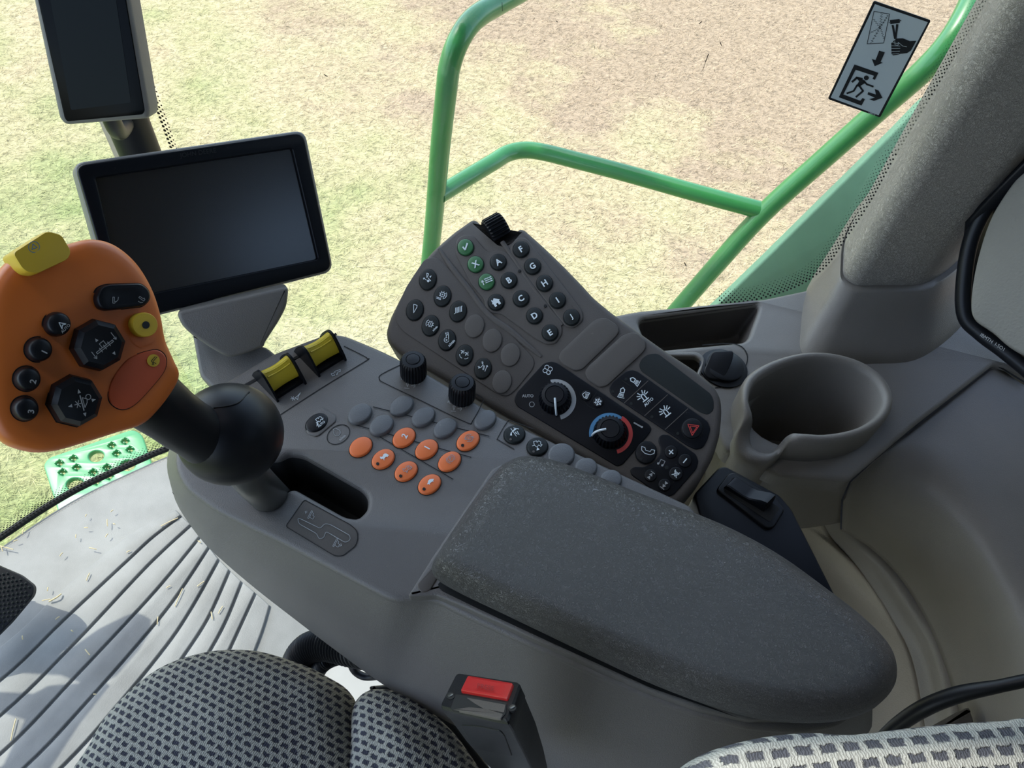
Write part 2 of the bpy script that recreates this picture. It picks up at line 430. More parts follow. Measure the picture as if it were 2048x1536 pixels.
tn = np.repeat(np.random.choice([.45, .75, 1.0, 1.3, 1.65], NB), 3)
ca = me.color_attributes.new('tone', 'FLOAT_COLOR', 'POINT'); ca.data.foreach_set('color', np.stack([tn, tn, tn*.97, np.ones(NB*3)], 1).ravel())
me.update(); me.materials.append(bmt)
go = bpy.data.objects.new('grass', me); COL.objects.link(go); go['kind'] = 'stuff'
tagd(go, 'short dry straw-coloured turf with greener patches outside the cab', 'grass')

# guard rail on the access platform
rb = D(865, 480, 1.45)
rl = root('guard_rail', (rb[0], rb[1], -.2), 'green tubular steel guard rail outside the cab window', 'railing')
rr = .0165
tube('post', [D(838, 700, 1.70), D(855, 560, 1.55), D(868, 440, 1.42), D(880, 300, 1.28), D(893, 180, 1.17), D(900, 130, 1.14), D(918, 80, 1.12), D(948, 38, 1.13), D(1000, 5, 1.17), D(1100, -50, 1.24)], rr*1.05, 'rail', rl, 24)
zb = D(885, 390, 1.37)[2]
tube('cross_bar', [Z(878, 390, zb), Z(930, 358, zb), Z(985, 325, zb), Z(1015, 307, zb), Z(1050, 300, zb), Z(1090, 305, zb), Z(1150, 320, zb), Z(1250, 346, zb), Z(1400, 388, zb), Z(1520, 420, zb)], rr, 'rail', rl, 24)
de = (Z(1520, 420, zb)-CAM)@FW
tube('handrail', [D(1250, 740, de*1.22), D(1350, 625, de*1.13), D(1440, 522, de*1.06), D(1528, 425, de), D(1650, 315, de*.93), D(1760, 218, de*.87), D(1850, 138, de*.82), D(1905, 75, de*.80), D(1945, 0, de*.80), D(1970, -80, de*.82)], rr*1.12, 'rail', rl, 24)
# green body panel, its colour paled for sunlight and glass haze
gp = Pl(D(1640, 420, 1.0), nrm(-ray(1640, 420)+RT*.5))
o = slab('side_body_panel', [(1400, 640), (1455, 590), (1540, 508), (1680, 370), (1800, 252), (1850, 200), (1960, 110), (1960, 300), (1700, 640)], gp, .02, .004, 'panelg')
tagd(o, 'green machine body panel beside the pillar, coloured paler for sun and glass haze', 'body panel')
# perforated ladder tread
st = HP(-.30)
tread = root('ladder_tread', st.at(190, 930), 'bright green perforated ladder step outside the lower window corner', 'step')
holes = []; sq = []
k1 = lambda x, y: (x/2.341, y/2.341+880)
for (x, y, a, b_) in ((450, 75, 36, 26), (598, 118, 36, 25), (350, 205, 40, 28)):
    cx, cy = k1(x, y); holes.append(ell(cx, cy, a/2.341, b_/2.341, 10, 20))
for (x, y) in ((278, 108), (343, 86), (292, 150), (358, 128), (522, 25), (585, 5), (545, 62), (608, 44), (435, 150), (500, 127), (450, 195), (510, 170)):
    cx, cy = k1(x, y); sq.append((cx, cy)); holes.append(rp([(cx-6, cy-3), (cx+4, cy-6), (cx+6, cy+3), (cx-4, cy+6)], 2, 2))
V, Fc = slab_geo(rp([(86, 930), (97, 915), (265, 858), (284, 868), (303, 925), (320, 1000), (130, 1080), (112, 1010)], 16), st, .012, .003, 0, holes)
obj('tread_plate', V, Fc, 'step', tread)
V, Fc = [], []
for cx, cy in sq:
    o_ = st.at(cx, cy)
    for a in range(4):
        t = a*math.pi/2+.35; p = o_+np.array([math.cos(t), math.sin(t), 0])*.0068
        tube_geo([p+np.array([0, 0, -.002]), p+np.array([0, 0, .006])], [.003, .0015], 6, V, Fc, sm=1)
obj('grip_teeth', V, Fc, 'step', tread)

# ================================================================== CAB SHELL
fl_edge = [Z(-260, 1260, 0), Z(-120, 1165, 0), Z(0, 1090, 0), Z(80, 1036, 0), Z(160, 988, 0), Z(250, 945, 0), Z(340, 906, 0), Z(430, 878, 0), Z(520, 872, 0)]
fpoly = [tuple(p[:2]) for p in cr(fl_edge, 4, False)]+[(-.2, .72), (.75, .66), (.9, -.7), (-.6, -.9), (-1.1, -.2)]
fp = Pl((0, 0, 0), (0, 0, 1)); 
V, Fc = slab_geo([fp.loc((x, y, 0)) for x, y in fpoly], fp, .06, .004, -.004, px_plane=False)
struct(obj('floor', V, Fc, 'cabfloor'))
# floor mat with ribs
k1 = lambda L: [(x/2.341, y/2.341+880) for x, y in L]
gr = [k1(l) for l in (
 [(-500, 1300), (15, 948), (280, 700), (560, 470), (690, 385), (825, 318)],
 [(-500, 1490), (0, 1125), (300, 840), (600, 560), (720, 450), (855, 350)],
 [(-500, 1670), (0, 1290), (330, 970), (640, 640), (760, 520), (900, 392)],
 [(-500, 1850), (0, 1470), (350, 1110), (660, 780), (800, 620), (942, 445)],
 [(-400, 1960), (110, 1536), (420, 1210), (700, 890), (840, 710), (982, 495)],
 [(-200, 1990), (300, 1520), (560, 1230), (780, 960), (900, 780), (1028, 552)],
 [(0, 2000), (500, 1480), (720, 1200), (880, 980), (980, 820), (1078, 602)],
 [(250, 1950), (700, 1400), (850, 1200), (980, 990), (1060, 840), (1135, 655)],
 [(500, 1900), (860, 1380), (980, 1180), (1070, 990), (1130, 860), (1200, 708)],
 [(800, 1850), (1060, 1350), (1120, 1180), (1190, 1000), (1235, 880), (1268, 768)])]
mz = HP(.012)
V, Fc = [], []
inn = [p+nrm([.65, -.75, 0])*.014 for p in cr(fl_edge, 4, False)]
mp = [tuple(p[:2]) for p in inn]+[tuple(Z(560, 1130, 0)[:2]), tuple(Z(640, 1300, 0)[:2]), (-.2, -.1), (-.9, -.3), (-1.02, -.05)]
slab_geo([mz.loc((x, y, 0)) for x, y in mp], mz, .010, .003, -.006, V=V, Fc=Fc, px_plane=False)
for a, b_ in zip(gr[:-1], gr[1:]):
    A = [mz.loc(mz.at(*p)) for p in cr(a, 6, False)]; B = [mz.loc(mz.at(*p)) for p in cr(b_, 6, False)]
    P = A+B[::-1]
    if area2(P) < 0: P = P[::-1]
    P = inset(P, .0024)
    slab_geo(P, mz, .007, .0016, 0, V=V, Fc=Fc, px_plane=False)
o = obj('floor_mat', V, Fc, 'mat'); tagd(o, 'dusty grey ribbed rubber floor mat in front of the seat', 'floor mat')
# straw and grit on the mat
V, Fc = [], []
for i in range(46):
    x, y = random.uniform(0, 520), random.uniform(930, 1500)
    if x > 250 and y > 1320: continue
    if y < 1000+(-.35)*(x-200)*.5: y += 120
    a = random.uniform(0, 3.14); p = Z(x, y, .015); L = random.choice([.002, .003, .006, .014])
    d_ = np.array([math.cos(a), math.sin(a), .05])*L
    tube_geo([p-d_, p+np.array([0, 0, .001]), p+d_], .0008, 5, V, Fc, sm=2)
p0 = Z(98, 1203, .016); p1 = Z(122, 1188, .016)
tube_geo([p0, p0*.5+p1*.5+np.array([.004, 0, .003]), p1], .0013, 6, V, Fc, sm=3)
o = obj('straw_debris', V, Fc, 'straw'); o['kind'] = 'stuff'; tagd(o, 'bits of straw and grit scattered on the floor mat', 'debris')

# windows: curved windscreen and side glass
def sheet(name, path, z0, z1, m, lean=0):
    P = cr(path, 5, False); V, Fc = [], []
    for p in P: V += [(p[0], p[1], z0), (p[0]*(1+lean), p[1]*(1+lean), z1)]
    for i in range(len(P)-1): Fc.append((2*i, 2*i+1, 2*i+3, 2*i+2))
    o = obj(name, V, Fc, m); md = o.modifiers.new('s', 'SOLIDIFY'); md.thickness = .004; return o
wpath = [np.array((p[0], p[1])) + nrm((-.65, .75))*.006 for p in fl_edge[:-1]]
w1 = struct(sheet('window_1', [(-.98, -.35)]+[tuple(p) for p in wpath]+[(-.47, .685)], .0, 1.72, 'glass', .0))
WP = Pl((-.42, .70, 0), nrm((.10, .78, 0)))   # side glass plane
sy = lambda x: .70-(x+.42)*.1/.78
w2 = struct(sheet('window_2', [(-.41, sy(-.41)), (0, sy(0)), (.42, sy(.42))], -.1, 1.72, 'glass'))
# black edge seal and dotted print along the windscreen foot
V, Fc = [], []
tube_geo([np.array((p[0]-.002, p[1], .006)) for p in wpath], .006, 8, V, Fc, sm=3)
struct(obj('trim_1', V, Fc, 'gap'))
V, Fc = [], []
wp2 = cr([np.array((p[0], p[1])) for p in wpath], 60, False)
acc = 0
for a, b_ in zip(wp2[:-1], wp2[1:]):
    acc += np.linalg.norm(b_-a)
    if acc < .0052: continue
    acc = 0; t = nrm(b_-a)
    for r_ in range(6):
        c = a+t*(.0026 if r_ % 2 else 0); z = .013+r_*.0042; s = .0021-.00026*r_; b = len(V)
        for k in range(6):
            an = k*math.pi/3; V.append((c[0]+t[0]*s*math.cos(an)+.001*t[1], c[1]+t[1]*s*math.cos(an)-.001*t[0], z+s*math.sin(an)))
        Fc.append(tuple(range(b, b+6)))
o = obj('dotted_print', V, Fc, 'ink', w1, smooth=False)
# corner post
pxy = D(258, 250, .785)
V, Fc = tube_geo([(pxy[0], pxy[1], -.02), (pxy[0], pxy[1], 1.72)], .0215, 24, sm=1)
pst = struct(obj('trim_2', V, Fc, 'rubber'))
V, Fc = [], []
q = Pl((pxy[0]-.021, pxy[1]+.012, .8), (0, 0, 1))
slab_geo([q.loc((pxy[0]-.036, pxy[1]+.006, 0)), q.loc((pxy[0]-.018, pxy[1]-.006, 0)), q.loc((pxy[0]-.01, pxy[1]+.02, 0)), q.loc((pxy[0]-.03, pxy[1]+.025, 0))], q, 1.7, .002, .9, V=V, Fc=Fc, px_plane=False)
struct(obj('trim_3', V, Fc, 'beige'))
V, Fc = [], []
for i in range(140):
    for r_ in range(3):
        z = 1.1-i*.0055+(.0027 if r_ % 2 else 0); x = pxy[0]+.0125+r_*.0035; y = sy(x)-.003; s = .0018-.0004*r_; b = len(V)
        for k in range(6): V.append((x+s*math.cos(k*1.047), y, z+s*math.sin(k*1.047)))
        Fc.append(tuple(range(b, b+6)))
obj('dotted_print', V, Fc, 'ink', w2, smooth=False)
# dotted print along the pillar
edge = cr([(1985, -20), (1900, 130), (1800, 296), (1740, 405), (1690, 480), (1655, 530), (1610, 565), (1560, 586), (1500, 602), (1440, 606)], 40, False)
V, Fc = [], []; acc = 0; par = 0
for a, b_ in zip(edge[:-1], edge[1:]):
    acc += np.linalg.norm(b_-a)
    if acc < 8.0: continue
    acc = 0; par ^= 1; t = nrm(b_-a); nn = np.array([-t[1], t[0]]); nn = nn if nn[0] < 0 else -nn
    for r_ in range(7):
        c = a+nn*(1+r_*4.3)+t*(4 if r_ % 2 else 0); s = 2.1-.24*r_; b = len(V)
        for k in range(6): V.append(WP.at(c[0]+s*math.cos(k*1.047), c[1]+s*math.sin(k*1.047), -.004))
        Fc.append(tuple(range(b, b+6)))
obj('dotted_print', V, Fc, 'ink', w2, smooth=False)

pxmarks('dirt_specks', [[(1417, 108), (1411, 124), (1405, 141)], [(1440, 84), (1443, 91)], [(648, 149), (655, 153)], [(1434, 203), (1434, 206)], [(1398, 48), (1404, 43)], [(1004, 5), (1005, 22)], [(1189, 93), (1190, 98)], [(1088, 80), (1090, 83)], [(1067, 40), (1069, 36)], [(1310, 151), (1312, 154)], [(1113, 42), (1115, 44)], [(1369, 525), (1372, 532)]], WP, -.004, 'ink', w2, 1.6)
# escape sticker on the glass
SPl = Pl(WP.o-WP.n*.006, -WP.n)
kk = lambda L: [(x/6.4+1640, y/6.4) for x, y in L]
stk = root('emergency_exit_sticker', SPl.at(1757, 118), 'grey and black emergency exit sticker on the side window', 'sticker')
slab('backing', rp(kk([(690, 10), (1420, 262), (770, 1505), (100, 1268)]), 4), SPl, .0008, 0, 'ink', stk)
slab('face', rp(kk([(705, 55), (1380, 285), (750, 1475), (138, 1250)]), 1), SPl, .0004, 0, 'decal', stk, up=.0003)
V, Fc = [], []; I = lambda x, y: (x/6.4+1640, y/6.4)
zz = lambda a, b_, n, w: [(a[0]+(b_[0]-a[0])*i/n+(w if i % 2 else -w), a[1]+(b_[1]-a[1])*i/n+(w if i % 4 < 2 else -w)*.6) for i in range(n+1)]
it = [('l', [(690, 145), (890, 180), (815, 550), (603, 562), (690, 145)], 1.2),
      ('l', zz((790, 165), (770, 350), 22, 15), .5), ('l', zz((770, 350), (655, 545), 24, 14), .5), ('l', zz((875, 190), (770, 350), 22, 12), .6),
      ('l', zz((680, 240), (770, 355), 18, 10), .5), ('l', zz((770, 350), (650, 420), 16, 10), .5), ('l', zz((775, 360), (820, 500), 18, 10), .5),
      ('f', [(893, 258), (1018, 242), (1022, 292), (900, 310)]), ('f', [(1022, 255), (1042, 262), (1024, 272)]), ('f', [(893, 285), (872, 288), (893, 296)]),
      ('f', [(915, 318), (942, 318), (965, 420), (972, 310), (1003, 310), (978, 500), (948, 500)]),
      ('f', [(948, 515), (985, 492), (1060, 490), (1150, 527), (1233, 522), (1165, 645), (1115, 680), (1025, 690), (1000, 700), (935, 710), (915, 690), (912, 550), (930, 540)]),
      ('f', [(757, 648), (830, 670), (775, 792), (805, 803), (700, 848), (663, 755), (710, 770)]),
      ('f', [(440, 826), (747, 932), (702, 1022), (672, 1010), (690, 970), (455, 893), (298, 1210), (515, 1290), (545, 1255), (575, 1270), (530, 1352), (240, 1245)]),
      ('f', arc(592, 997, 31)), ('l', [(412, 1048), (470, 995), (540, 1010)], 4.2), ('f', [(455, 985), (575, 1030), (585, 1060), (500, 1110), (460, 1105), (500, 1040)]),
      ('l', [(560, 1040), (600, 1080), (680, 1108)], 3.6), ('l', [(475, 1090), (430, 1165), (345, 1195)], 3.6), ('l', [(490, 1080), (550, 1165), (462, 1240)], 3.8),
      ('f', [(618, 1178), (715, 1210), (700, 1140), (750, 1160), (798, 1253), (690, 1292), (630, 1270), (700, 1250), (607, 1210)])]
mark_geo(it, I, 1.0, SPl, .0007, V, Fc); obj('pictogram', V, Fc, 'ink', stk, smooth=False)
V, Fc = [], []
mark_geo([('l', [(930, 545), (1010, 560)]), ('l', [(915, 585), (1025, 590)]), ('l', [(915, 622), (1025, 620)]), ('l', [(915, 658), (1020, 655)]), ('l', [(925, 692), (1010, 685)]),
          ('l', [(955, 500), (960, 575), (1000, 580), (1000, 540), (1060, 590), (1110, 600)])], I, .8, SPl, .0010, V, Fc)
text_geo('L200112', *I(665, 1455), 3, -19, SPl, .0010, V, Fc)
obj('finger_lines', V, Fc, 'decal', stk, smooth=False)

# rear pillar and side structure
zp = .63
foot = [Z(*p, zp) for p in rp([(1683, 480), (1680, 560), (1705, 578), (1845, 576), (1895, 545), (1985, 450), (2060, 380), (1960, 330), (1770, 340)], 34, 4)]
R = []
cpt = sum(foot)/len(foot)
for z, s in ((.628, .97), (.632, .99), (.640, 1.0), (.9, 1), (1.2, 1), (1.72, 1)):
    R.append([np.array([cpt[0]+(p[0]-cpt[0])*s, cpt[1]+(p[1]-cpt[1])*s, z]) for p in foot])
V, Fc = loft_geo(R); struct(obj('trim_4', V, Fc, 'pillar'))
# black seal between pillar and glass
V, Fc = tube_geo([D(1700, 470, .80), D(1790, 310, .72), D(1900, 122, .62), D(1990, -30, .56)], .0022, 8, sm=4)
struct(obj('trim_5', V, Fc, 'rubber'))
anc = Z(1770, 400, zp)
R = []
for z, s, dy_ in ((.572, 1.43, -.016), (.580, 1.42, -.014), (.590, 1.34, -.010), (.602, 1.24, -.006), (.616, 1.14, -.002), (.634, 1.07, 0), (.636, 1.05, 0), (.634, 1.0, 0)):
    R.append([np.array([anc[0]+(p[0]-anc[0])*s, anc[1]+(p[1]-anc[1])*s, z]) for p in foot])
V, Fc = loft_geo(R, True, True); o = obj('pillar_base_cover', V, Fc, 'trim', None, 60)
tagd(o, 'flared brown-grey plastic cover around the foot of the padded pillar', 'trim cover')
# ceiling, with an added roof opening that lets sun onto the seat back
SUN_H = nrm((-.92, .39, 0))[:2]; COT = .62
fwd = np.array([-.85, .53]); lat = np.array([.53, .85])
def FL(s, l): return fwd*s+lat*l
RF = 1.28
cp = [FL(1.56, .72), FL(1.56, .98), FL(-.9, .98), FL(-.9, -.9), FL(RF, -.9), FL(RF, .72)]  # front right corner lengthened to shade the rail post
c0 = Pl((0, 0, 1.76), (0, 0, 1))
HX = np.array([.20, .0])+SUN_H*(COT*(1.76-.78))
added_hatch = [HX+np.array(d) for d in ((-.16, -.12), (.25, -.12), (.25, .118), (-.16, .088))]
V, Fc = slab_geo([c0.loc((*p, 0)) for p in cp], c0, .05, 0, .05, holes=[[c0.loc((*p, 0)) for p in added_hatch]], px_plane=False)
struct(obj('ceiling', V, Fc, 'ceil'))
def wallbox(name, a, b_, z0, z1, th, m):
    a = np.array(a); b_ = np.array(b_); t = nrm(b_-a); n = np.array([-t[1], t[0]])*th
    V = [(*a, z0), (*b_, z0), (*(b_+n), z0), (*(a+n), z0), (*a, z1), (*b_, z1), (*(b_+n), z1), (*(a+n), z1)]
    return struct(obj(name, V, [(0, 1, 2, 3), (4, 5, 6, 7), (0, 1, 5, 4), (1, 2, 6, 5), (2, 3, 7, 6), (3, 0, 4, 7)], m, smooth=False))

wallbox('wall_right', (.62, .56), (.92, .30), .60, 1.76, .03, 'ceil')
wallbox('added_wall_left', FL(-.62, -.86), FL(-.15, -.86), 0, 1.76, .04, 'ceil')  # added out of view to keep open sky off the corner display
# ================================================================== SIDE PANEL (right)
SZ = HP(.58)
sc = root('side_console', SZ.at(1500, 800), 'grey-brown moulded side console with tray, socket and cup holder under the window', 'side console')
tray = rp([(1275, 640), (1522, 606), (1495, 682), (1300, 700)], 16)
pocket = rp([(1300, 712), (1392, 712), (1404, 722), (1392, 752), (1330, 770)], 8)
cuph = ell(1624, 828, 126, 68, 0, 28)
V, Fc = slab_geo(rp([(1215, 632), (1275, 620), (1530, 596), (1700, 560), (2000, 560), (2110, 760), (1990, 728), (1832, 850), (1700, 962), (1560, 950), (1452, 900), (1430, 850), (1300, 830)], 14), SZ, .02, .005, 0, [tray, pocket, cuph])
obj('top_panel', V, Fc, 'trim', sc)
def well(name, hole, depth, scale, m, parent, pl, rim=0):
    P = [pl.loc(pl.at(*p)) for p in hole]; c = sum(P)/len(P)
    R = [[pl.wld(c+(q-c)*s, h) for q in P] for s, h in ((1.03, -.002), (1.0, -.006), (scale, -depth), (scale*.9, -depth-.003), (.02, -depth-.003))]
    V, Fc = loft_geo(R, False, True); return obj(name, V, Fc, m, parent, 45)
well('storage_tray', tray, .045, .88, 'keypad2', sc, SZ)
well('small_pocket', pocket, .03, .9, 'keypad', sc, SZ)
V, Fc = slab_geo(rp([(1285, 704), (1396, 702), (1412, 716), (1398, 764), (1330, 784)], 10), SZ, .006, .002, .003, [pocket]); obj('pocket_rim', V, Fc, 'trim', sc)
# socket with flip cover
so = SZ.at(1446, 738)
lathe('socket', so, (0, 0, 1), [(.024, -.002), (.024, .002), (.019, .003), (.019, .006), (.017, .007), (.0, .007)], 'black', sc)
pc = Pl(so+np.array([0, 0, .011]), nrm((-.15, -.25, 1)))
slab('socket_cover', rp([(1424, 702), (1468, 700), (1466, 718), (1446, 760), (1418, 758), (1406, 744)], 9), pc, .004, .0015, 'rubber', sc)
pxmarks('socket_seam', [cr([(1405, 690), (1470, 688), (1494, 708), (1488, 740), (1460, 768), (1430, 776)], 5, False)], SZ, .0006, 'seam', sc, 2)
# cup holder
def cz(t): return .612-.022*t
cup_o = [(1500, 745, 0), (1540, 722, 0), (1600, 706, 0), (1660, 706, 0), (1720, 722, 0), (1765, 752, 0), (1787, 790, 0), (1782, 825, 0), (1755, 855, 0), (1710, 876, 0), (1650, 886, 0), (1604, 884, 0), (1578, 888, .25), (1556, 915, .9), (1530, 930, 1), (1500, 925, 1), (1474, 905, 1), (1470, 872, .7), (1484, 838, .2), (1482, 800, 0), (1484, 770, 0)]
cup_i = [(1518, 762, 0), (1556, 738, 0), (1606, 722, 0), (1660, 721, 0), (1712, 736, 0), (1748, 762, 0), (1764, 793, 0), (1757, 822, 0), (1733, 844, 0), (1695, 860, 0), (1645, 868, 0), (1604, 866, 0), (1580, 866, .25), (1560, 886, .9), (1545, 902, 1), (1520, 901, 1), (1505, 885, 1), (1503, 862, .7), (1508, 835, .2), (1499, 806, 0), (1503, 782, 0)]
O = cr([Z(x, y, cz(t)) for x, y, t in cup_o], 4); Ii = cr([Z(x, y, cz(t)) for x, y, t in cup_i], 4)
cc = sum(O)/len(O)
def tw(P, s, z, k=1): return [np.array([cc[0]+(p[0]-cc[0])*s, cc[1]+(p[1]-cc[1])*s, z*k+p[2]*(1-k)]) for p in P]
dz = lambda P, d: [p+np.array([0, 0, d]) for p in P]
mid = [(a*.5+b_*.5)+np.array([0, 0, .003]) for a, b_ in zip(O, Ii)]
R = [tw(O, .97, .46), tw(O, .98, .53), tw(O, .995, .575), dz(O, -.010), dz([a*.97+b_*.03 for a, b_ in zip(O, Ii)], -.003), [a*.8+b_*.2+np.array([0, 0, .0015]) for a, b_ in zip(O, Ii)], mid,
     [a*.2+b_*.8+np.array([0, 0, .0015]) for a, b_ in zip(O, Ii)], dz(Ii, -.004), tw(Ii, .95, .56), tw(Ii, .86, .50), tw(Ii, .8, .485), tw(Ii, .05, .484)]
V, Fc = loft_geo(R, False, True); obj('cup_holder', V, Fc, 'trim', sc, 70)

# storage cover (curved dark lid right) and lower beige trough
cov = root('storage_cover', Z(1850, 950, .5), 'large curved grey-brown storage cover at the right edge behind the cup holder', 'cover')
q1 = [(1682, 1062, .45), (1735, 1092, .44), (1795, 1150, .43), (1845, 1228, .42), (1882, 1310, .42), (1910, 1398, .42), (1940, 1500, .42), (1960, 1600, .42)]
q2 = [(1686, 1010, .50), (1745, 1030, .50), (1820, 1090, .50), (1895, 1185, .49), (1955, 1290, .49), (2000, 1400, .49), (2030, 1500, .49), (2060, 1600, .49)]
q3 = [(1700, 965, .545), (1765, 955, .55), (1850, 1000, .55), (1930, 1090, .55), (1990, 1190, .55), (2045, 1310, .55), (2090, 1420, .55), (2120, 1500, .55)]
q4 = [(1745, 922, .567), (1815, 905, .568), (1905, 960, .568), (1985, 1060, .568), (2060, 1180, .568), (2110, 1280, .568), (2150, 1380, .568), (2180, 1440, .568)]
q5 = [(1990, 728, .574), (2040, 765, .574), (2100, 800, .574), (2140, 850, .574), (2180, 900, .574), (2200, 950, .574), (2240, 1000, .574), (2260, 1050, .574)]
ql = [[Z(*p) for p in q] for q in (q1, q2, q3, q4)]
qm = [[a*(1-t)+b_*t for a, b_ in zip(ql[3], [Z(*p) for p in q5])] for t in (.3, .65, 1.0)]
patch('lid', ql+qm, 'trim', cov, 40, 5)
pxmarks('lid_seam', [[(1682, 1058), (1684, 1000), (1700, 964), (1745, 922), (1832, 852), (1990, 728), (2050, 765)]], HP(.575), .002, 'seam', cov, 3.5)
low = root('side_wall_trim', Z(1750, 1250, .38), 'beige moulded lower side trim between the armrest and the storage cover', 'trim panel')
a1 = [(1290, 900, .50), (1300, 1010, .45), (1400, 1120, .40), (1500, 1260, .36), (1600, 1400, .36), (1640, 1600, .36)]
a2 = [(1440, 960, .48), (1560, 1040, .42), (1640, 1130, .38), (1700, 1260, .37), (1740, 1400, .37), (1750, 1600, .37)]
a3 = [(1640, 1030, .45), (1665, 1078, .41), (1720, 1140, .40), (1785, 1240, .39), (1830, 1340, .39), (1870, 1600, .39)]
a4 = [(1652, 1022, .46), (1680, 1080, .42), (1740, 1140, .41), (1808, 1240, .40), (1856, 1340, .40), (1900, 1600, .40)]
a5 = [(1668, 1015, .47), (1705, 1075, .435), (1775, 1140, .425), (1835, 1225, .42), (1880, 1310, .42), (1945, 1600, .42)]
a6 = [(1700, 1000, .47), (1760, 1075, .435), (1830, 1140, .425), (1900, 1225, .42), (1950, 1310, .42), (2000, 1600, .42)]
patch('trough', [[Z(*p) for p in q] for q in (a1, a2, a3)], 'beige', low, 40, 6)
patch('ledge', [[Z(*p) for p in q] for q in (a3, a4, a5, a6)], 'trim', low, 40, 5)
# inner wall behind the keypad down from console top
patch('inner_wall', [[Z(1290, 800, .575), Z(1440, 860, .575), Z(1470, 915, .57), Z(1560, 955, .56), Z(1700, 965, .56)],
                     [Z(1290, 860, .5), Z(1425, 920, .5), Z(1455, 975, .5), Z(1560, 1015, .50), Z(1690, 1000, .51)],
                     [Z(1290, 960, .46), Z(1400, 975, .46), Z(1450, 1020, .46), Z(1560, 1058, .46), Z(1686, 1045, .46)]], 'trim', low, 30, 5)
# rear fabric panel and its rubber seal, top right
rfp = Pl(D(2020, 520, .66), nrm(-ray(2020, 520)-RT*.35))
rf = root('rear_fabric_panel', rfp.at(2020, 690), 'grey woven fabric panel in a black rubber seal at the right edge', 'trim panel')
dome('fabric_cover', cr([(2230, 150), (2100, 260), (2040, 345), (1985, 430), (1955, 520), (1942, 600), (1948, 640), (1985, 668), (2050, 715), (2230, 780)], 6), rfp, .012, 'rear_fabric', rf, k=.93, crown=.004, side=.012)
tube('rubber_seal', [rfp.at(x, y, -.004) for x, y in ((2130, 190), (2050, 300), (1990, 385), (1945, 470), (1928, 560), (1930, 632), (1962, 668), (2010, 704), (2060, 745), (2120, 800))], .0068, 'rubber', rf, 12)
pxm = Pl(rfp.o+rfp.n*.005, rfp.n)
text('moulded_text', 'IBMTH  I-SO1', 1985, 684, 7, -33, pxm, .0, 'grey_print', rf, 0)
patch('seal_backing', [[Z(1935, 650, .60), Z(1990, 700, .59), Z(2060, 750, .585)], [Z(1925, 560, .64), Z(2000, 560, .64), Z(2080, 560, .64)], [Z(1935, 450, .72), Z(2000, 380, .76), Z(2080, 300, .80)]], 'rubber', rf, 12, 4)
# black cable
o = tube('black_cable', [D(1720, 1520, .60), D(1790, 1455, .58), D(1850, 1415, .56), D(1920, 1388, .545), D(2000, 1372, .53), D(2080, 1355, .52)], [.004, .0058, .0062, .0060, .0045, .0045], 'rubber')
tagd(o, 'thick black cable crossing behind the seat backrest at lower right', 'cable')
o = slab('rear_trim_strip', rp([(1780, 1500), (1850, 1462), (1940, 1412), (1950, 1440), (1955, 1520)], 6), HP(.46), .02, .004, 'keypad2'); tagd(o, 'short dark trim strip under the black cable', 'trim strip')
# ================================================================== CONSOLE
CZ = HP(.65)
con = root('armrest_console', (CZ.at(800, 1000)[0], CZ.at(800, 1000)[1], .52), 'long dark grey operator armrest console with orange buttons and padded lid', 'console')
slot = rp([(478, 968), (528, 1013), (549, 1016), (566, 1000), (573, 980), (590, 976), (690, 1032), (716, 1036), (734, 1018), (736, 994), (724, 978), (607, 911), (579, 906), (556, 918), (520, 915), (490, 935)], 9, 3)
top = [(352, 880), (346, 930), (368, 975), (430, 1020), (500, 1055), (560, 1083), (630, 1120), (700, 1157), (785, 1202), (868, 1200), (930, 1232), (1000, 1264), (1100, 1310), (1200, 1355), (1300, 1399), (1400, 1434), (1500, 1458), (1600, 1465), (1682, 1452), (1748, 1400), (1768, 1330), (1690, 1235), (1560, 1125), (1402, 1046), (1388, 1012), (1200, 925), (1000, 832), (850, 742), (760, 697), (690, 668), (655, 664), (545, 705), (440, 768), (380, 805)]
topr = rp(top, 22, 3)
V, Fc = slab_geo(topr, CZ, .012, .0045, 0, [slot])
# skirt (side wall)
Bz = .53
Bpx = {0: (340, 905), 1: (336, 950), 2: (352, 1010), 3: (405, 1085), 4: (460, 1135), 5: (520, 1185), 6: (585, 1235), 7: (650, 1285), 8: (735, 1348), 9: (800, 1392), 10: (860, 1425), 11: (930, 1462), 12: (1040, 1515), 13: (1140, 1560), 14: (1250, 1600), 15: (1350, 1640), 16: (1470, 1640), 17: (1580, 1600), 18: (1680, 1540), 19: (1740, 1480)}
A = [Z(x, y, .65)-np.array([0, 0, .0045]) for x, y in top]
B = [Z(*Bpx[i], Bz) if i in Bpx else np.array([A[i][0]*.97, A[i][1]-.012, Bz]) for i in range(len(top))]
topr3 = [Z(x, y, .65)-np.array([0, 0, .0044]) for x, y in topr]
cen = sum(A)/len(A)
rB = rp(B, .03, 3)
rM = [a*.55+b_*.45 for a, b_ in zip(topr3, rB)]
rM = [m_+nrm([m_[0]-cen[0], m_[1]-cen[1], 0])*.005 for m_ in rM]
rM2 = [a*.85+m_*.15+nrm([a[0]-cen[0], a[1]-cen[1], 0])*.0006 for a, m_ in zip(topr3, rM)]
loft_geo([topr3, rM2, rM, rB], False, True, True, V, Fc)
obj('console_body', V, Fc, 'console', con, 50)
pxmarks('side_crease', [cr([(345, 985), (400, 1045), (480, 1110), (560, 1165), (700, 1262), (780, 1312), (900, 1380)], 4, False)], Pl(sum(rM)/len(rM), (0, 0, 1)), -.03, 'seam', con, 1)
well('lever_slot', slot, .05, .99, 'gap', con, CZ)
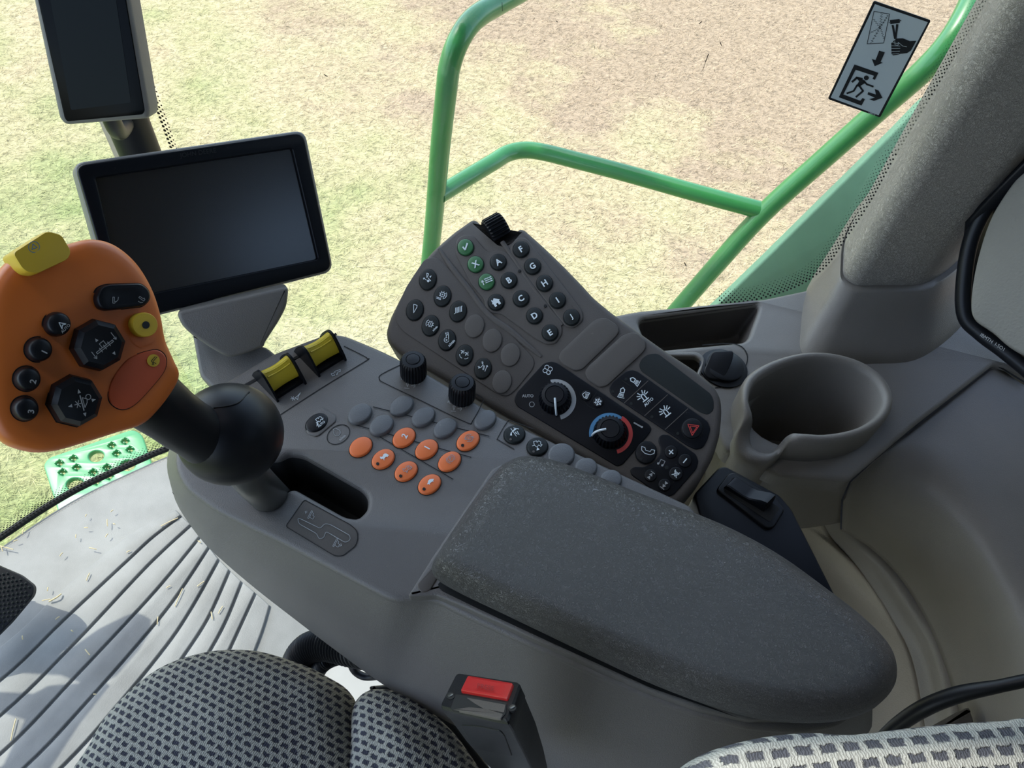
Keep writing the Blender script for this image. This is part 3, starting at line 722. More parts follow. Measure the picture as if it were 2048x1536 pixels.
# rise in front of the armrest
ramp = rp([(985, 935), (1035, 915), (1100, 935), (1400, 1046), (1500, 1100), (1700, 1300), (1640, 1440), (1500, 1440), (1400, 1418), (1300, 1382), (1200, 1338), (1000, 1246), (930, 1214), (872, 1190), (815, 1192), (868, 1108)], 8, 4)
slab('armrest_plinth', ramp, HP(.657), .02, .0022, 'console', con, up=0, seg=4)
slab('plinth_groove', rp([(903, 1086), (925, 1074), (860, 1181), (842, 1185), (833, 1170)], 7), HP(.6578), .003, .0008, 'keypad', con)
# armrest pad
pz = HP(.668)
padpx = cr([(872, 1118), (930, 1030), (985, 955), (1015, 930), (1055, 920), (1110, 930), (1180, 956), (1290, 1000), (1400, 1040), (1480, 1076), (1560, 1122), (1640, 1180), (1715, 1238), (1768, 1292), (1787, 1338), (1782, 1378), (1750, 1415), (1700, 1437), (1640, 1446), (1560, 1444), (1480, 1430), (1400, 1405), (1300, 1366), (1200, 1320), (1100, 1272), (1000, 1224), (920, 1186), (878, 1162), (864, 1142)], 4)
padin = cr([(935, 1098), (975, 1042), (1015, 985), (1035, 968), (1062, 962), (1105, 970), (1170, 992), (1275, 1032), (1385, 1075), (1460, 1108), (1535, 1150), (1605, 1200), (1665, 1250), (1705, 1292), (1718, 1320), (1712, 1340), (1690, 1358), (1655, 1368), (1605, 1370), (1540, 1364), (1470, 1348), (1395, 1325), (1300, 1288), (1205, 1246), (1110, 1205), (1020, 1165), (960, 1138), (935, 1125), (928, 1112)], 4)
Po = [pz.at(*p) for p in padpx]; Pi = [HP(.694).at(*p) for p in padin]
R = [[p-np.array([0, 0, .004])+(sum(Po)/len(Po)-p)*.02 for p in Po], [p+np.array([0, 0, .000]) for p in Po]]
for s in range(1, 8):
    t = math.pi/2*s/7
    R.append([np.array([p[0]+(q[0]-p[0])*(1-math.cos(t)), p[1]+(q[1]-p[1])*(1-math.cos(t)), .668+.026*math.sin(t)]) for p, q in zip(Po, Pi)])
ci = sum(Pi)/len(Pi)
for s in (.75, .5, .25, .02): R.append([np.array([ci[0]+(q[0]-ci[0])*s, ci[1]+(q[1]-ci[1])*s, .694+.0015*(1-s)]) for q in Pi])
V, Fc = loft_geo(R); obj('armrest_pad', V, Fc, 'pad', con, 70)
V, Fc = [], []; mark_geo([('f', [(884, 1160), (876, 1168), (878, 1176), (886, 1183), (960, 1219), (1100, 1284)]), ('f', [(884, 1160), (1100, 1284), (1300, 1375), (1480, 1437), (1300, 1366), (1100, 1270)])], lambda x, y: (x, y), 1, HP(.6576), 0, V, Fc); obj('pad_gap', V, Fc, 'gap', con, smooth=False)

UPB = .0022
def button(px, py, a, b_, rot, m, pl=CZ, h=UPB, name='button', gap=1.05, k=.84, crown=.0006):
    return dome(name, ell(px, py, a, b_, rot), pl, h, m, PAR[0], k=k, crown=crown, gap=gap)
PAR = [con]
BR = 33
for x, y, a, b_ in ((1167, 637, 26.5, 19), (1300, 707, 26.5, 19), (1424, 587, 26, 18), (1558, 655, 26, 18), (1692, 723, 26, 18), (1938, 673, 24, 18)):
    button(*k2(x, y), a, b_, 30, 'blank', name='blank_button', h=.0032, gap=None, k=.8)
for x, y, r_ in ((640, 905, 28), (835, 1005, 23.5), (1030, 1100, 23.5)):
    button(*k4(x, y), r_, r_*.86, 10, 'blank', name='blank_button', h=.0032, gap=None, k=.8)
hare = [('f', [(-.9, .1), (-.75, .55), (-.5, .25), (-.2, .2), (.1, .45), (.5, .4), (.8, .1), (.95, -.5), (.7, -.35), (.5, -.6), (.3, -.3), (-.2, -.35), (-.55, -.7), (-.45, -.2), (-.8, -.15)])]
hareo = [('l', hare[0][1]+[hare[0][1][0]]), ('l', [(.1, -.1), (.4, .2), (.55, -.1)])]
turt = [('f', [(-.95, .0), (-.6, .15), (-.3, .45), (.2, .5), (.6, .25), (.95, .0), (.6, -.15), (.5, -.4), (.3, -.2), (-.3, -.2), (-.55, -.45), (-.6, -.15)])]
parkb = [('l', arc(0, 0, .62)), ('l', arc(0, 0, .92, 130, 230, 8)), ('l', arc(0, 0, .92, -50, 50, 8)), ('l', [(-.15, -.35), (-.15, .35), (.15, .35), (.25, .15), (.1, 0), (-.15, 0)])]
gear = [('l', arc(0, 0, .45)), ('l', arc(0, 0, .8, 20, 160, 10)), ('l', arc(0, 0, .8, 200, 340, 10)), ('l', [(-.2, -.2), (.2, .2)]), ('l', [(-.9, .6), (-.5, .35)]), ('l', [(.9, -.6), (.5, -.35)]), ('l', [(-.9, .3), (-.55, .05)]), ('l', [(.55, -.05), (.9, -.3)])]
mach = [('l', [(-.9, -.1), (-.55, -.1), (-.55, .5), (.0, .5), (.0, .25), (.35, .45), (.65, .2), (.55, -.1), (.8, -.25), (.5, -.45), (.2, -.15), (-.15, -.45), (-.4, -.2), (-.5, -.1)])]
for x, y, ic, led in ((1172, 840, None, 0), (1438, 783, '2', 0), (1577, 855, '1', 0), (1310, 915, hare, 1), (1451, 990, hareo, 1), (1595, 1070, turt, 1), (1718, 930, parkb, 0), (1832, 802, gear, 1)):
    px, py = k2(x, y)
    b = button(px, py, 25, 18.2, BR, 'orange', name='orange_button')
    if isinstance(ic, str): text('numeral', ic, px+1, py-3, 12, 62, CZ, UPB+.0009, 'white', b)
    elif ic: marks('symbol', ic, px+2, py-5, 9.5, 38, CZ, UPB+.0009, 'white' if ic in (hare, turt) else 'grey_print', b, 1.1)
    if led: slab('indicator', ell(px-11, py+9.5, 3.2, 3, 0, 14), CZ, .0004, 0, 'gap', b, up=UPB+.0007)
b = button(*k2(902, 692), 25, 17, BR, 'black', name='auto_steer_button', k=.8)
px, py = k2(902, 692)
marks('symbol', mach+[('f', [(-1.3, -.75), (-.8, -.15), (-.6, -.6)]), ('l', [(-.9, -.4), (-.3, -.1)])], px+5, py-6, 10, 40, CZ, UPB+.0009, 'white', b, 1.1)
text('lettering', 'AUTO', px+9, py+3, 4.5, 40, CZ, UPB+.0009, 'white', b)
slab('button_surround', rp([(614, 838), (643, 812), (672, 832), (672, 842), (634, 874), (612, 866)], 8), CZ, .002, .0009, 'console', con, up=.001)
px, py = k2(1035, 765)
pxmarks('printed_ring', [ell(px, py, 24.5, 17.2, BR, 40)+[ell(px, py, 24.5, 17.2, BR, 40)[0]]], CZ, .0004, 'seam', con, 1.4)
marks('printed_symbol', [('l', arc(0, 0, .75, 120, 420, 18)), ('l', [(-.4, .65), (-.55, .95), (.1, 1.0), (.35, .65)])], px-3, py-4, 9, 20, CZ, .0004, 'grey_print', con, 1.1)
text('printed_lettering', 'n/min', px+8, py+6, 5, 38, CZ, .0004, 'grey_print', con)
# right pair
for x, y, sym in ((272, 742, 0), (453, 838, 1)):
    px, py = k4(x, y); b = button(px, py, 21.5, 18.5, 8, 'key', name='black_button')
    if sym == 0: it = [('f', [(-.9, -.3), (-.7, .1), (.3, .85), (.5, .55), (-.5, .1), (-.55, -.4)]), ('l', [(-.5, .9), (.2, -.7)]), ('l', [(.0, .9), (.9, .5)]), ('f', [(.1, .3), (.6, -.5), (.15, -.15)]), ('l', [(.5, .2), (.75, -.5)])]
    else: it = [(a, [(x_*1.05, y_*1.2+.15) for x_, y_ in p]) for a, p in mach]+[('f', [(-.1, -.4), (.2, -.9), (-.4, -.95)])]
    marks('symbol', it, px, py-3, 11, 12, CZ, UPB+.0009, 'white', b, 1.2)
    slab('indicator', ell(px-8, py+10, 2.6, 2.4, 0, 12), CZ, .0004, 0, 'keypad', b, up=UPB+.0007)
pxmarks('panel_seam', [cr(c4([(420, 700), (255, 640), (215, 645), (140, 770), (150, 790), (270, 860)]), 3, False)], CZ, .0004, 'seam', con, 1.5)
for l in ([(1250, 595), (1960, 775)], [(1120, 700), (1850, 905)], [(1290, 780), (1740, 1040)]):
    pxmarks('panel_groove', [c2(l)], CZ, .0003, 'seam', con, 1.8)
    pxmarks('groove_edge', [[(x+1.2, y+2) for x, y in c2(l)]], CZ, .0003, 'blank', con, .8)
pxmarks('panel_seam', [cr(c2([(1420, 335), (1300, 395), (1288, 425), (1320, 450), (1560, 565), (1820, 690), (1860, 680), (1920, 570), (1920, 540), (1880, 515)]), 4, False)], CZ, .0004, 'seam', con, 1.6)
pxmarks('panel_seam', [cr(c2([(660, 655), (930, 480), (1200, 315), (1212, 300), (1190, 282), (1070, 222)]), 4, False)], CZ, .0004, 'seam', con, 1.6)
pxmarks('panel_seam', [[(487, 772), (580, 722), (672, 668)]], CZ, .0005, 'gap', con, 5)
# shift pattern decal
dcl = c2([(825, 1165), (710, 1330), (1010, 1510), (1060, 1512), (1140, 1450), (1156, 1400), (1148, 1355), (1110, 1320)])
dp = slab('shift_pattern_plate', rp(dcl, 6), CZ, .001, .0002, 'keypad2', con, up=.0005)
pxmarks('plate_outline', [rp(dcl, 6)+[rp(dcl, 6)[0]]], CZ, .0007, 'seam', dp, 1.4)
sh = rp(c2([(785, 1275), (925, 1343), (950, 1312), (985, 1318), (1105, 1385), (1108, 1412), (1078, 1430), (958, 1360), (945, 1400), (915, 1408), (903, 1375), (790, 1312)]), 5, 3)
pxmarks('shift_path_line', [sh+[sh[0]]], CZ, .0009, 'grey_print', dp, 1.2)
for (x, y, s_) in ((865, 1258, 1), (1020, 1430, -1)):
    px, py = k2(x, y)
    marks('symbol', [('l', [(-.25, .8), (-.25, -.9), (.0, -.9), (.0, .8), (-.25, .8)]), ('l', [(0, .5), (.4, .5), (.4, .1), (.8, .0), (.8, -.6), (.3, -.6), (.0, -.4)]), ('l', [(s_*-1.3, .0), (s_*-.8 if s_ > 0 else .8, .0)]), ('l', [(s_*-.95, .3), (s_*-1.3, .0), (s_*-.95, -.3)])], px, py, 10, -28, CZ, .0009, 'grey_print', dp, 1.0)
# console knobs
def cknob(px, py, h=.0195, r=.0110):
    o_ = CZ.at(px, py); n_ = nrm((.02, .03, 1))
    k = lathe('rotary_knob', o_, n_, [(r*1.0, 0), (r*1.02, .002), (r*1.0, h*.78), (r*.96, h*.9), (r*.82, h*.99), (r*.55, h), (r*.52, h*.97), (r*.5, h), (r*.48, h*1.02), (r*.3, h*1.03), (.0001, h*1.035)], 'rubber', con, ribs=26, rd=.0009, ribz=(.001, h*.95))
cknob(827, 748); cknob(923.5, 793)
for (x, y) in ((815, 770), (908, 816)):
    marks('printed_symbol', [('l', [(-.3, .5), (.0, -.5), (.3, .5), (-.3, .5)]), ('l', [(-1, 1.0), (-1.6, 1.7)]), ('l', [(-1.6, 1.2), (-1.6, 1.7), (-1.2, 1.6)]), ('l', [(.9, -.1), (2.0, -.1)]), ('l', [(1.6, .3), (2.0, -.1), (1.6, -.5)]), ('l', [(-.7, -.8), (.5, -.8)]), ('l', [(-1.6, 2.6), (-1.1, 2.6)]), ('l', [(-1.35, 2.85), (-1.35, 2.35)]), ('l', [(2.8, .3), (3.1, .6)])], x, y, 8, -4, CZ, .0004, 'grey_print', con, 1)
# yellow finger switches in black hoods
def finger_switch(ox, oy, ax, ay):
    o0 = CZ.at(ox, oy); a_ = CZ.at(ax, ay)-o0; W_ = np.linalg.norm(a_); u = a_/W_
    v = np.cross([0, 0, 1], u); v = v if v[1] > 0 else -v
    P = lambda s, b_, z: o0+u*s+v*b_+np.array([0, 0, z])
    V, Fc = [], []
    prof = cr([(-.001, -.002), (-.002, .004), (.003, .013), (.009, .0215), (.014, .023), (.019, .021), (.028, .010), (.034, .0), (.034, -.002), (.016, -.002)], 3)
    for s0, s1 in ((-.0010, .0008), (W_-.0008, W_+.0010)):
        loft_geo([[P(s0, *q) for q in prof], [P(s1, *q) for q in prof]], V=V, Fc=Fc)
    bp = [(0, -.001), (0, .0035), (.0035, .0035), (.012, .001), (.03, .001), (.033, -.001)]
    loft_geo([[P(0, *q) for q in bp], [P(W_, *q) for q in bp]], V=V, Fc=Fc)
    sw = obj('finger_switch', V, Fc, 'blackg', con, 40)
    yp = cr([(.004, .006), (.006, .013), (.0105, .0195), (.0145, .0215), (.0185, .019), (.024, .010), (.018, .006), (.010, .004)], 3)
    R = []
    for i in range(9):
        t = i/8; k = 1-.10*math.sin(math.pi*t)
        R.append([P(.0012+(W_-.0024)*t, .013+(q[0]-.013)*k, .005+(q[1]-.005)*k) for q in yp])
    V, Fc = loft_geo(R); yl = obj('yellow_thumb_lever', V, Fc, 'yellow', sw, 35)
    V, Fc = [], []
    for b_, z in ((.0098, .0186), (.0128, .0206)):
        tube_geo([P(.003+(W_-.006)*t, .013+(b_-.013)*(1-.1*math.sin(math.pi*t)), .005+(z-.005)*(1-.1*math.sin(math.pi*t))) for t in np.linspace(0, 1, 7)], .0007, 6, V, Fc, sm=2)
    obj('grip_ridge', V, Fc, 'yellow', yl)
finger_switch(553, 800, 608, 765); finger_switch(636, 750, 688, 718)
marks('printed_symbol', [('l', [(-.6, -.4), (-.2, .4)]), ('l', [(-.9, .0), (.0, .0)]), ('l', [(-.7, .4), (-.1, -.4)]), ('l', [(0, 0), (.5, -.4), (.7, .2), (1.4, .9), (.6, .3), (0, 0)])], 590, 796, 10, 12, CZ, .0004, 'white', con, 1)
marks('printed_symbol', [('l', [(-1, .1), (-.8, -.4), (.2, -.3), (.4, .1), (.9, .1), (1.0, .5), (.4, .4), (-.1, .4), (-.4, .1), (-1, .1)]), ('l', arc(-.2, -.1, .25))], 672, 746, 10, 14, CZ, .0004, 'white', con, 1)

# ================================================================== MULTIFUNCTION LEVER
lo = CZ.at(545, 1000)
lev = root('control_lever', (lo[0], lo[1], .62), 'orange and black multifunction control lever standing in the console slot', 'control lever')
tube('shaft', [Z(556, 1006, .615), D(505, 958, .50), D(470, 905, .475)], [.0135, .0130, .0125], 'silver', lev, 20)
bc = D(461, 868, .468); n_ = nrm(D(330, 790, .40)-bc)
rad = .0325
prof = [(rad*math.sin(t), -rad*math.cos(t)) for t in np.linspace(.35, math.pi*.93, 22)]
lathe('ball_shroud', bc, n_, prof, 'rubber', lev, N=48, ang=60)
# seam on the ball
V, Fc = [], []
tube_geo([bc+rad*1.0*nrm(nrm(ray(*p))*-1*math.sqrt(max(.02, 1-((p[0]-461)/103)**2-((p[1]-868)/103)**2))+RT*(p[0]-461)/103-UP*(p[1]-868)/103) for p in ((500, 780), (480, 800), (455, 812), (430, 820))], .0006, 6, V, Fc, sm=4)
obj('shroud_seam', V, Fc, 'gap', lev)

HPl = Pl(D(170, 690, .362), nrm(-ray(170, 690)/np.linalg.norm(ray(170, 690))+RT*.30))
hd = cr([(130, 489), (180, 478), (225, 489), (268, 524), (300, 575), (318, 628), (328, 680), (345, 720), (356, 748), (345, 778), (312, 822), (280, 850), (230, 866), (170, 885), (100, 904), (50, 903), (0, 882), (-30, 830), (-42, 740), (-38, 640), (-15, 560), (25, 515), (75, 497)], 5)
P = [HPl.loc(HPl.at(x, y, -.008)) for x, y in hd]
if area2(P) < 0: P = P[::-1]
c_ = sum(P)/len(P); R0 = HPl.at(268, 772, -.026); R1 = HPl.at(312, 806, -.027)
dd = lambda p: (p-CAM)@FW
R2 = D(372, 850, dd(R1)+.022); R3 = D(425, 878, max(.455, dd(R1)+.045))
tube('neck', [R0, R1, R2, R3], [.0175, .0178, .0165, .0165, .020], 'rubber', lev, 32)
R = []
for sc_, h in ((.60, -.040), (.82, -.036), (.94, -.028), (.985, -.018), (1.0, -.010), (.988, -.005), (.955, -.0022), (.90, -.0006), (.8, 0), (.5, .0003), (.02, .0004)):
    R.append([HPl.wld(c_+(q-c_)*sc_, h) for q in P])
V, Fc = loft_geo(R); head = obj('lever_head', V, Fc, 'orange2', lev, 70)
# yellow top block
dome('yellow_top_button', rp([(18, 508), (90, 462), (120, 470), (140, 504), (134, 520), (68, 551), (47, 547), (36, 538)], 9), HPl, .013, 'yellow2', lev, k=.93, crown=.0006, side=.012, up=.001)
marks('symbol', [('l', arc(0, 0, 1)), ('l', [(-.5, -.3), (.5, -.3), (0, .6), (-.5, -.3)])], 68, 494, 11, 20, HPl, .0145, 'bluep', head, 1.3)
# rocker
rk = dome('rocker_button', rp([(188, 596), (196, 575), (214, 568), (284, 566), (300, 580), (302, 598), (288, 613), (210, 622), (194, 616)], 12), HPl, .0055, 'rubber', lev, k=.86, crown=-.0008, side=.002, gap=1.05)
marks('symbol', [('l', [(-.3, -.9), (-.3, .6), (.1, .6), (.1, -.5), (.4, -.5), (.2, -.9), (-.3, -.9)]), ('l', [(.5, -.6), (1.0, -.1), (1.1, .6)])], 228, 599, 8, 0, HPl, .0058, 'grey_print', rk, 1.1)
marks('symbol', [('l', [(-.3, -.9), (-.3, .6), (.1, .6), (.1, -.5), (.4, -.5), (.2, -.9), (-.3, -.9)]), ('l', [(-.7, -.9), (-1.1, -.5), (-1.1, .2)])], 283, 596, 8, 55, HPl, .0058, 'grey_print', rk, 1.1)
for x, y, s_ in ((116, 648, 'A'), (79, 699, '1'), (56, 758, '2'), (52, 818, '3')):
    b = dome('round_button', ell(x, y, 27, 25, 0), HPl, .0075, 'rubber', lev, k=.72, crown=.0008, gap=1.08, side=.002)
    if s_ == 'A':
        marks('symbol', [('l', [(-.9, -.9), (0, .9), (.9, -.9), (0, -.3), (-.9, -.9)])], x+7, y+1, 7, 52, HPl, .0084, 'white', b, 1.8)
        text('lettering', 'AUTO', x+15, y+9, 6, 45, HPl, .0084, 'grey_print', b)
    else: text('numeral', s_, x+10, y+5, 13, {'1': 64, '2': 74, '3': 84}[s_], HPl, .0084, 'grey_print', b)
for x, y, k_ in ((198, 690, 0), (152, 802, 1)):
    b = dome('octagonal_thumb_pad', ell(x, y, 56, 54, 8, sides=8), HPl, .010, 'rubber', lev, k=.74, crown=-.001, side=.002, gap=1.03, ang=25, seg=2)
    ax, ay = x+12, y+4
    if k_ == 0: it = [('l', [(-.3, .1), (-.3, .7), (.3, .7), (.3, .1), (-.3, .1)]), ('l', [(-1.2, -.1), (1.2, -.1), (1.2, .12), (-1.2, .12), (-1.2, -.1)]), ('l', [(-.6, -.3), (-.6, .3)]), ('l', [(0, -.3), (0, .3)]), ('l', [(.6, -.3), (.6, .3)]),
                      ('l', [(-1.6, .5), (-1.6, -.5)]), ('l', [(-1.8, -.2), (-1.6, -.5), (-1.4, -.2)]), ('l', [(1.6, .9), (1.6, -.1)]), ('l', [(1.4, .2), (1.6, -.1), (1.8, .2)]), ('f', [(-.5, 1.1), (-.1, 1.1), (-.3, 1.5)]), ('f', [(.2, -1.1), (.6, -1.1), (.4, -1.5)])]
    else: it = [('l', [(-.9, 0), (-.1, 0)]), ('l', [(-.7, .4), (-.3, -.4)]), ('l', [(-.3, .4), (-.7, -.4)]), ('l', [(0, .9), (0, -.9)], 1.5), ('l', [(.2, -.6), (.2, .6), (.7, .3), (.6, -.1), (.2, -.6)]), ('l', arc(.9, .5, .3)), ('f', [(-.2, 1.2), (.2, 1.2), (0, 1.7)]), ('f', [(-.2, -1.2), (.2, -1.2), (0, -1.7)]), ('f', [(-1.2, -.2), (-1.2, .2), (-1.7, 0)]), ('f', [(1.2, -.2), (1.2, .2), (1.7, 0)])]
    marks('symbol', it, ax, ay, 17, 38 if k_ == 0 else 15, HPl, .0098, 'grey_print', b, 1.5)
b = lathe('yellow_round_button', HPl.at(282, 650), HPl.n, [(.0062, -.002), (.0062, .006), (.0058, .007), (.0001, .0072)], 'yellow2', lev)
slab('black_dot', ell(292, 650, 7.5, 7.5), HPl, .0003, 0, 'ink', b, up=.0076)
pxmarks('button_recess', [cr([(262, 640), (258, 662), (266, 684), (284, 694), (303, 688)], 5, False)], HPl, .0008, 'orange2', lev, 3)
rpd = cr([(296, 702), (318, 701), (332, 715), (330, 740), (308, 770), (272, 808), (246, 819), (225, 810), (217, 793), (222, 764), (240, 735), (262, 714)], 5)
dome('red_thumb_pad', rpd, HPl, .0012, 'redor', lev, k=.95, gap=1.025, side=.001, crown=.0003)
slab('yellow_disc', ell(307, 721, 12.5, 12.5), HPl, .0004, 0, 'yellow2', lev, up=.0021)
marks('symbol', [('l', [(.4, .9), (-.5, -.1), (-.1, -.5), (.0, -.1), (.8, .8)]), ('l', [(-.1, -.5), (-.3, -1)]), ('l', [(-.1, -.5), (.1, -1)]), ('l', [(0, -.4), (.6, -.7)])], 307, 721, 9, 0, HPl, .0026, 'ink', head, 1.3)

# ================================================================== KEYPAD PANEL
e1 = Z(790, 705, .636); e2 = Z(1370, 1015, .636); ed = nrm(e2-e1); up_ = np.cross([0, 0, 1], ed); up_ = up_ if up_[1] > 0 else -up_
TL = math.radians(17)
KP = Pl(e1, np.cross(ed, up_*math.cos(TL)+np.array([0, 0, 1])*math.sin(TL)))
if KP.n[2] < 0: KP = Pl(e1, -KP.n)
kp = root('keypad_panel', KP.at(1100, 800), 'dark grey-brown keypad panel with lettered keys and climate dials beside the console', 'control panel')
PAR[0] = kp
kout = c3([(700, 62), (735, 62), (775, 100), (940, 242), (975, 232), (1068, 128), (1110, 138), (1250, 262), (1400, 405), (1560, 570), (1640, 660), (1780, 775), (1990, 925)])+c4([(1480, 85), (1700, 228), (1850, 350), (1905, 450), (1912, 560), (1895, 740), (1840, 920), (1740, 1100), (1600, 1268), (1520, 1320), (1440, 1300), (1200, 1150)])+[(1200, 935), (1000, 825), (860, 742), (812, 716)]+c3([(110, 1065), (50, 1000), (38, 930), (70, 820), (150, 660), (250, 480), (400, 300), (560, 160)])
slab('housing', rp(kout, 12, 3), KP, .034, .0060, 'keypad', kp, seg=4)
V, Fc = slab_geo(rp(kout, 12, 3), KP, .01, .006, -.022)
def plate(name, P, m='keypad2', r_=5, up=.0009, bev=.0007): return slab(name, rp(P, r_, 3), KP, .002, bev, m, kp, up=up)
plate('lower_key_plate', c3([(340, 378), (400, 362), (450, 372), (520, 440), (1175, 1130), (1188, 1180), (1170, 1225), (1040, 1385), (980, 1432), (900, 1412), (180, 935), (120, 860), (115, 780), (200, 590)]), 'keypad', 8)
plate('letter_key_plate', c3([(585, 225), (640, 188), (715, 192), (815, 308), (850, 322), (910, 302), (970, 318), (1395, 870), (1402, 950), (1350, 1028), (1275, 1030), (1180, 978), (930, 795), (850, 788), (803, 745), (800, 690), (700, 570), (575, 330)]), 'keypad', 8, .0012, .0012)
plate('letter_key_plate', c3([(995, 275), (1055, 208), (1125, 212), (1555, 770), (1562, 850), (1490, 908), (1420, 892), (1000, 345)]), 'keypad', 8, .0012, .0012)
tube('ridge', [KP.at(*p, -.0008) for p in c3([(455, 300), (540, 430), (690, 620), (780, 745), (870, 838), (1000, 930), (1130, 1040), (1240, 1130)])], [.0016, .0032, .0032, .0032, .0034, .003, .0016], 'keypad', kp, 14)
tube('ridge', [KP.at(*p, -.0012) for p in c3([(940, 250), (1060, 430), (1160, 580), (1280, 740), (1400, 890)])], [.0026, .0028, .0024], 'keypad', kp, 14)
for x, y in ((1072, 470), (1270, 738)): lathe('clip_hole', KP.at(*c3([(x, y)])[0], .0012), KP.n, [(.0014, -.001), (.0014, .0008), (.0001, .0009)], 'gap', kp)
for x, y, s_, g in ((931, 494, 'check', 1), (951, 528, 'X', 1), (973, 563, 'rows', 1), (992, 604, 'home', 0), (996.5, 523.6, 'A', 0), (1018, 560, 'B', 0), (1042, 596.6, 'C', 0), (1069, 631, 'D', 0), (1100, 665, 'E', 0),
                   (1042, 498, 'F', 0), (1065, 532, 'G', 0), (1089, 566, 'H', 0), (1115, 600, 'I', 0), (1143, 634, 'J', 0)):
    b = dome('green_key' if g else 'round_key', ell(x, y, 16.2, 16.2), KP, .0022, 'green' if g else 'key', kp, k=.86, crown=.0006, up=.0010, gap=1.08)
    U = .0043
    if len(s_) == 1: text('letter', s_, x, y, 12.2, 33, KP, U, 'white', b, .03)
    elif s_ == 'check': marks('symbol', [('l', [(-.7, .1), (-.2, -.7), (.6, .9)])], x, y, 7.5, 8, KP, U, 'white', b, 3)
    elif s_ == 'rows': marks('symbol', [('l', [(-1.3, -.8), (-1.3, .5)]), ('l', [(-1.6, .1), (-1.3, .5), (-1.0, .1)])]+[('l', [(i*.75-.6, j*.55-.5), (i*.75-.05, j*.55-.5)]) for i in range(3) for j in range(3)], x+1, y-2, 7, 22, KP, U, 'white', b, 1.8)
    else: marks('symbol', [('f', [(-1.1, 0), (0, 1.05), (1.1, 0), (.8, 0), (.8, -.9), (.25, -.9), (.25, -.35), (-.25, -.35), (-.25, -.9), (-.8, -.9), (-.8, 0)]), ('f', [(-.8, .2), (-.8, .9), (-.5, .9), (-.5, .5)])], x, y, 8.6, 33, KP, U, 'white', b)
tri = [('l', [(-.25, 1), (.55, .75), (.5, .3), (-.25, -1), (-.25, 1)])]
cog = [('l', arc(0, 0, .5))]+[('l', [(.5*math.cos(a), .5*math.sin(a)), (.75*math.cos(a), .75*math.sin(a))], 1.4) for a in np.linspace(0, 2*math.pi, 8, endpoint=False)]+[('l', arc(0, 0, .12))]
fan2 = [('l', [(0, 0), (.4*math.cos(a), .4*math.sin(a)), (.75*math.cos(a+.7), .75*math.sin(a+.7))]) for a in np.linspace(0, 2*math.pi, 4, endpoint=False)]
icn = [[('l', [(x*.5-.1, y*.55+.6) for x, y in tri[0][1]]), ('l', [(-1, 0), (-.3, -.5)]), ('l', [(-1, -.3), (-1, 0), (-.7, 0)]), ('f', [(.4, .4), (.9, .6), (.6, 0)]), ('f', arc(.1, -.7, .3)), ('l', [(.1, 0), (.7, -.7)])],
       cog+[('l', arc(0, 0, 1, -100, 10, 8)), ('l', [(-1.5, -.2), (-.6, -.8)]), ('l', [(-1.6, -.5), (-.7, -1.05)])],
       [('l', [(i*.35-.7, -.6), (i*.35-.4, .6)], 1.3) for i in range(5)]+[('l', [(-1.1, -.7), (-.9, -.65)]), ('l', [(.95, .55), (1.2, .6)])],
       tri, cog+[('l', arc(0, 0, 1.05, 100, 190, 8))], [('l', arc(-.2, -.3, .55, 60, 330)), ('l', arc(-.2, -.3, .15)), ('l', [(-.1, .25), (.0, .8), (.6, .8), (.3, -.3)]), ('l', [(0, 1.0), (0, 1.4)]), ('l', [(.3, 1.0), (.3, 1.4)]), ('l', [(.6, 1.0), (.6, 1.4)])],
       [('l', [(x*.7-.3, y*.7+.5) for x, y in l[1]]) for l in fan2]+[('l', [(x*.7+.5, y*.7-.2) for x, y in l[1]]) for l in fan2]+[('l', arc(-.3, -.2, .9, 160, 230, 6)), ('l', arc(.1, -.4, .9, 240, 300, 6))],
       [('l', [(-1, .2), (-.5, .0), (.2, .5), (.1, 1)]), ('l', [(-1.1, .0), (-.8, .0), (-.8, .4), (-1.1, .4)]), ('l', [(0, .9), (.3, .9), (.3, 1.2), (0, 1.2)]), ('l', [(-.2, -.6), (.3, .3)]), ('l', [(0, -.7), (.5, .2)]), ('l', [(.2, -1.1), (1.1, .1)]), ('l', [(.8, .0), (1.1, .1), (1.1, -.3)])]]
for i, (x, y) in enumerate(((855.6, 559), (885, 592), (916, 622.6), (829.5, 620), (861, 651), (894, 680), (929, 710), (965.7, 737))):
    b = dome('oval_key', ell(x, y, 17, 21, -14), KP, .0018, 'key', kp, k=.9, crown=.0005, up=.0006, gap=1.07)
    marks('symbol', icn[i], x, y-3, 8.5, 15 if i not in (0, 3) else 0, KP, .0034, 'white', b, 1.2)
    if i in (4, 5): text('lettering', 'n/min', x+9, y+6, 4.2 if i == 4 else 5.5, 45, KP, .0034, 'white', b)
for x, y in ((949, 652), (984.5, 681), (1020.7, 709.6), (1003.8, 763.8)):
    dome('blank_oval_key', ell(x, y, 19.5, 24, -16), KP, .0016, 'keypad2', kp, k=.93, crown=.0003, up=.0006)
dome('blank_tile', rp(c3([(1690, 828), (1745, 830), (1825, 885), (1838, 935), (1815, 970), (1555, 1225), (1500, 1238), (1400, 1185), (1370, 1135), (1385, 1090), (1640, 850)]), 6), KP, .0016, 'keypad2', kp, k=.96, crown=.0002)
dome('blank_tile', rp(c4([(1190, -60), (1240, -55), (1300, 5), (1308, 60), (1285, 98), (1000, 362), (940, 374), (850, 318), (824, 262), (845, 215), (1120, -35)]), 6), KP, .0016, 'keypad2', kp, k=.96, crown=.0002)
slab('blank_recess', rp(c4([(1320, 112), (1400, 105), (1820, 425), (1842, 480), (1838, 555), (1795, 590), (1730, 568), (1270, 245), (1250, 200), (1270, 150)]), 7), KP, .001, .0003, 'key', kp, up=.0004)
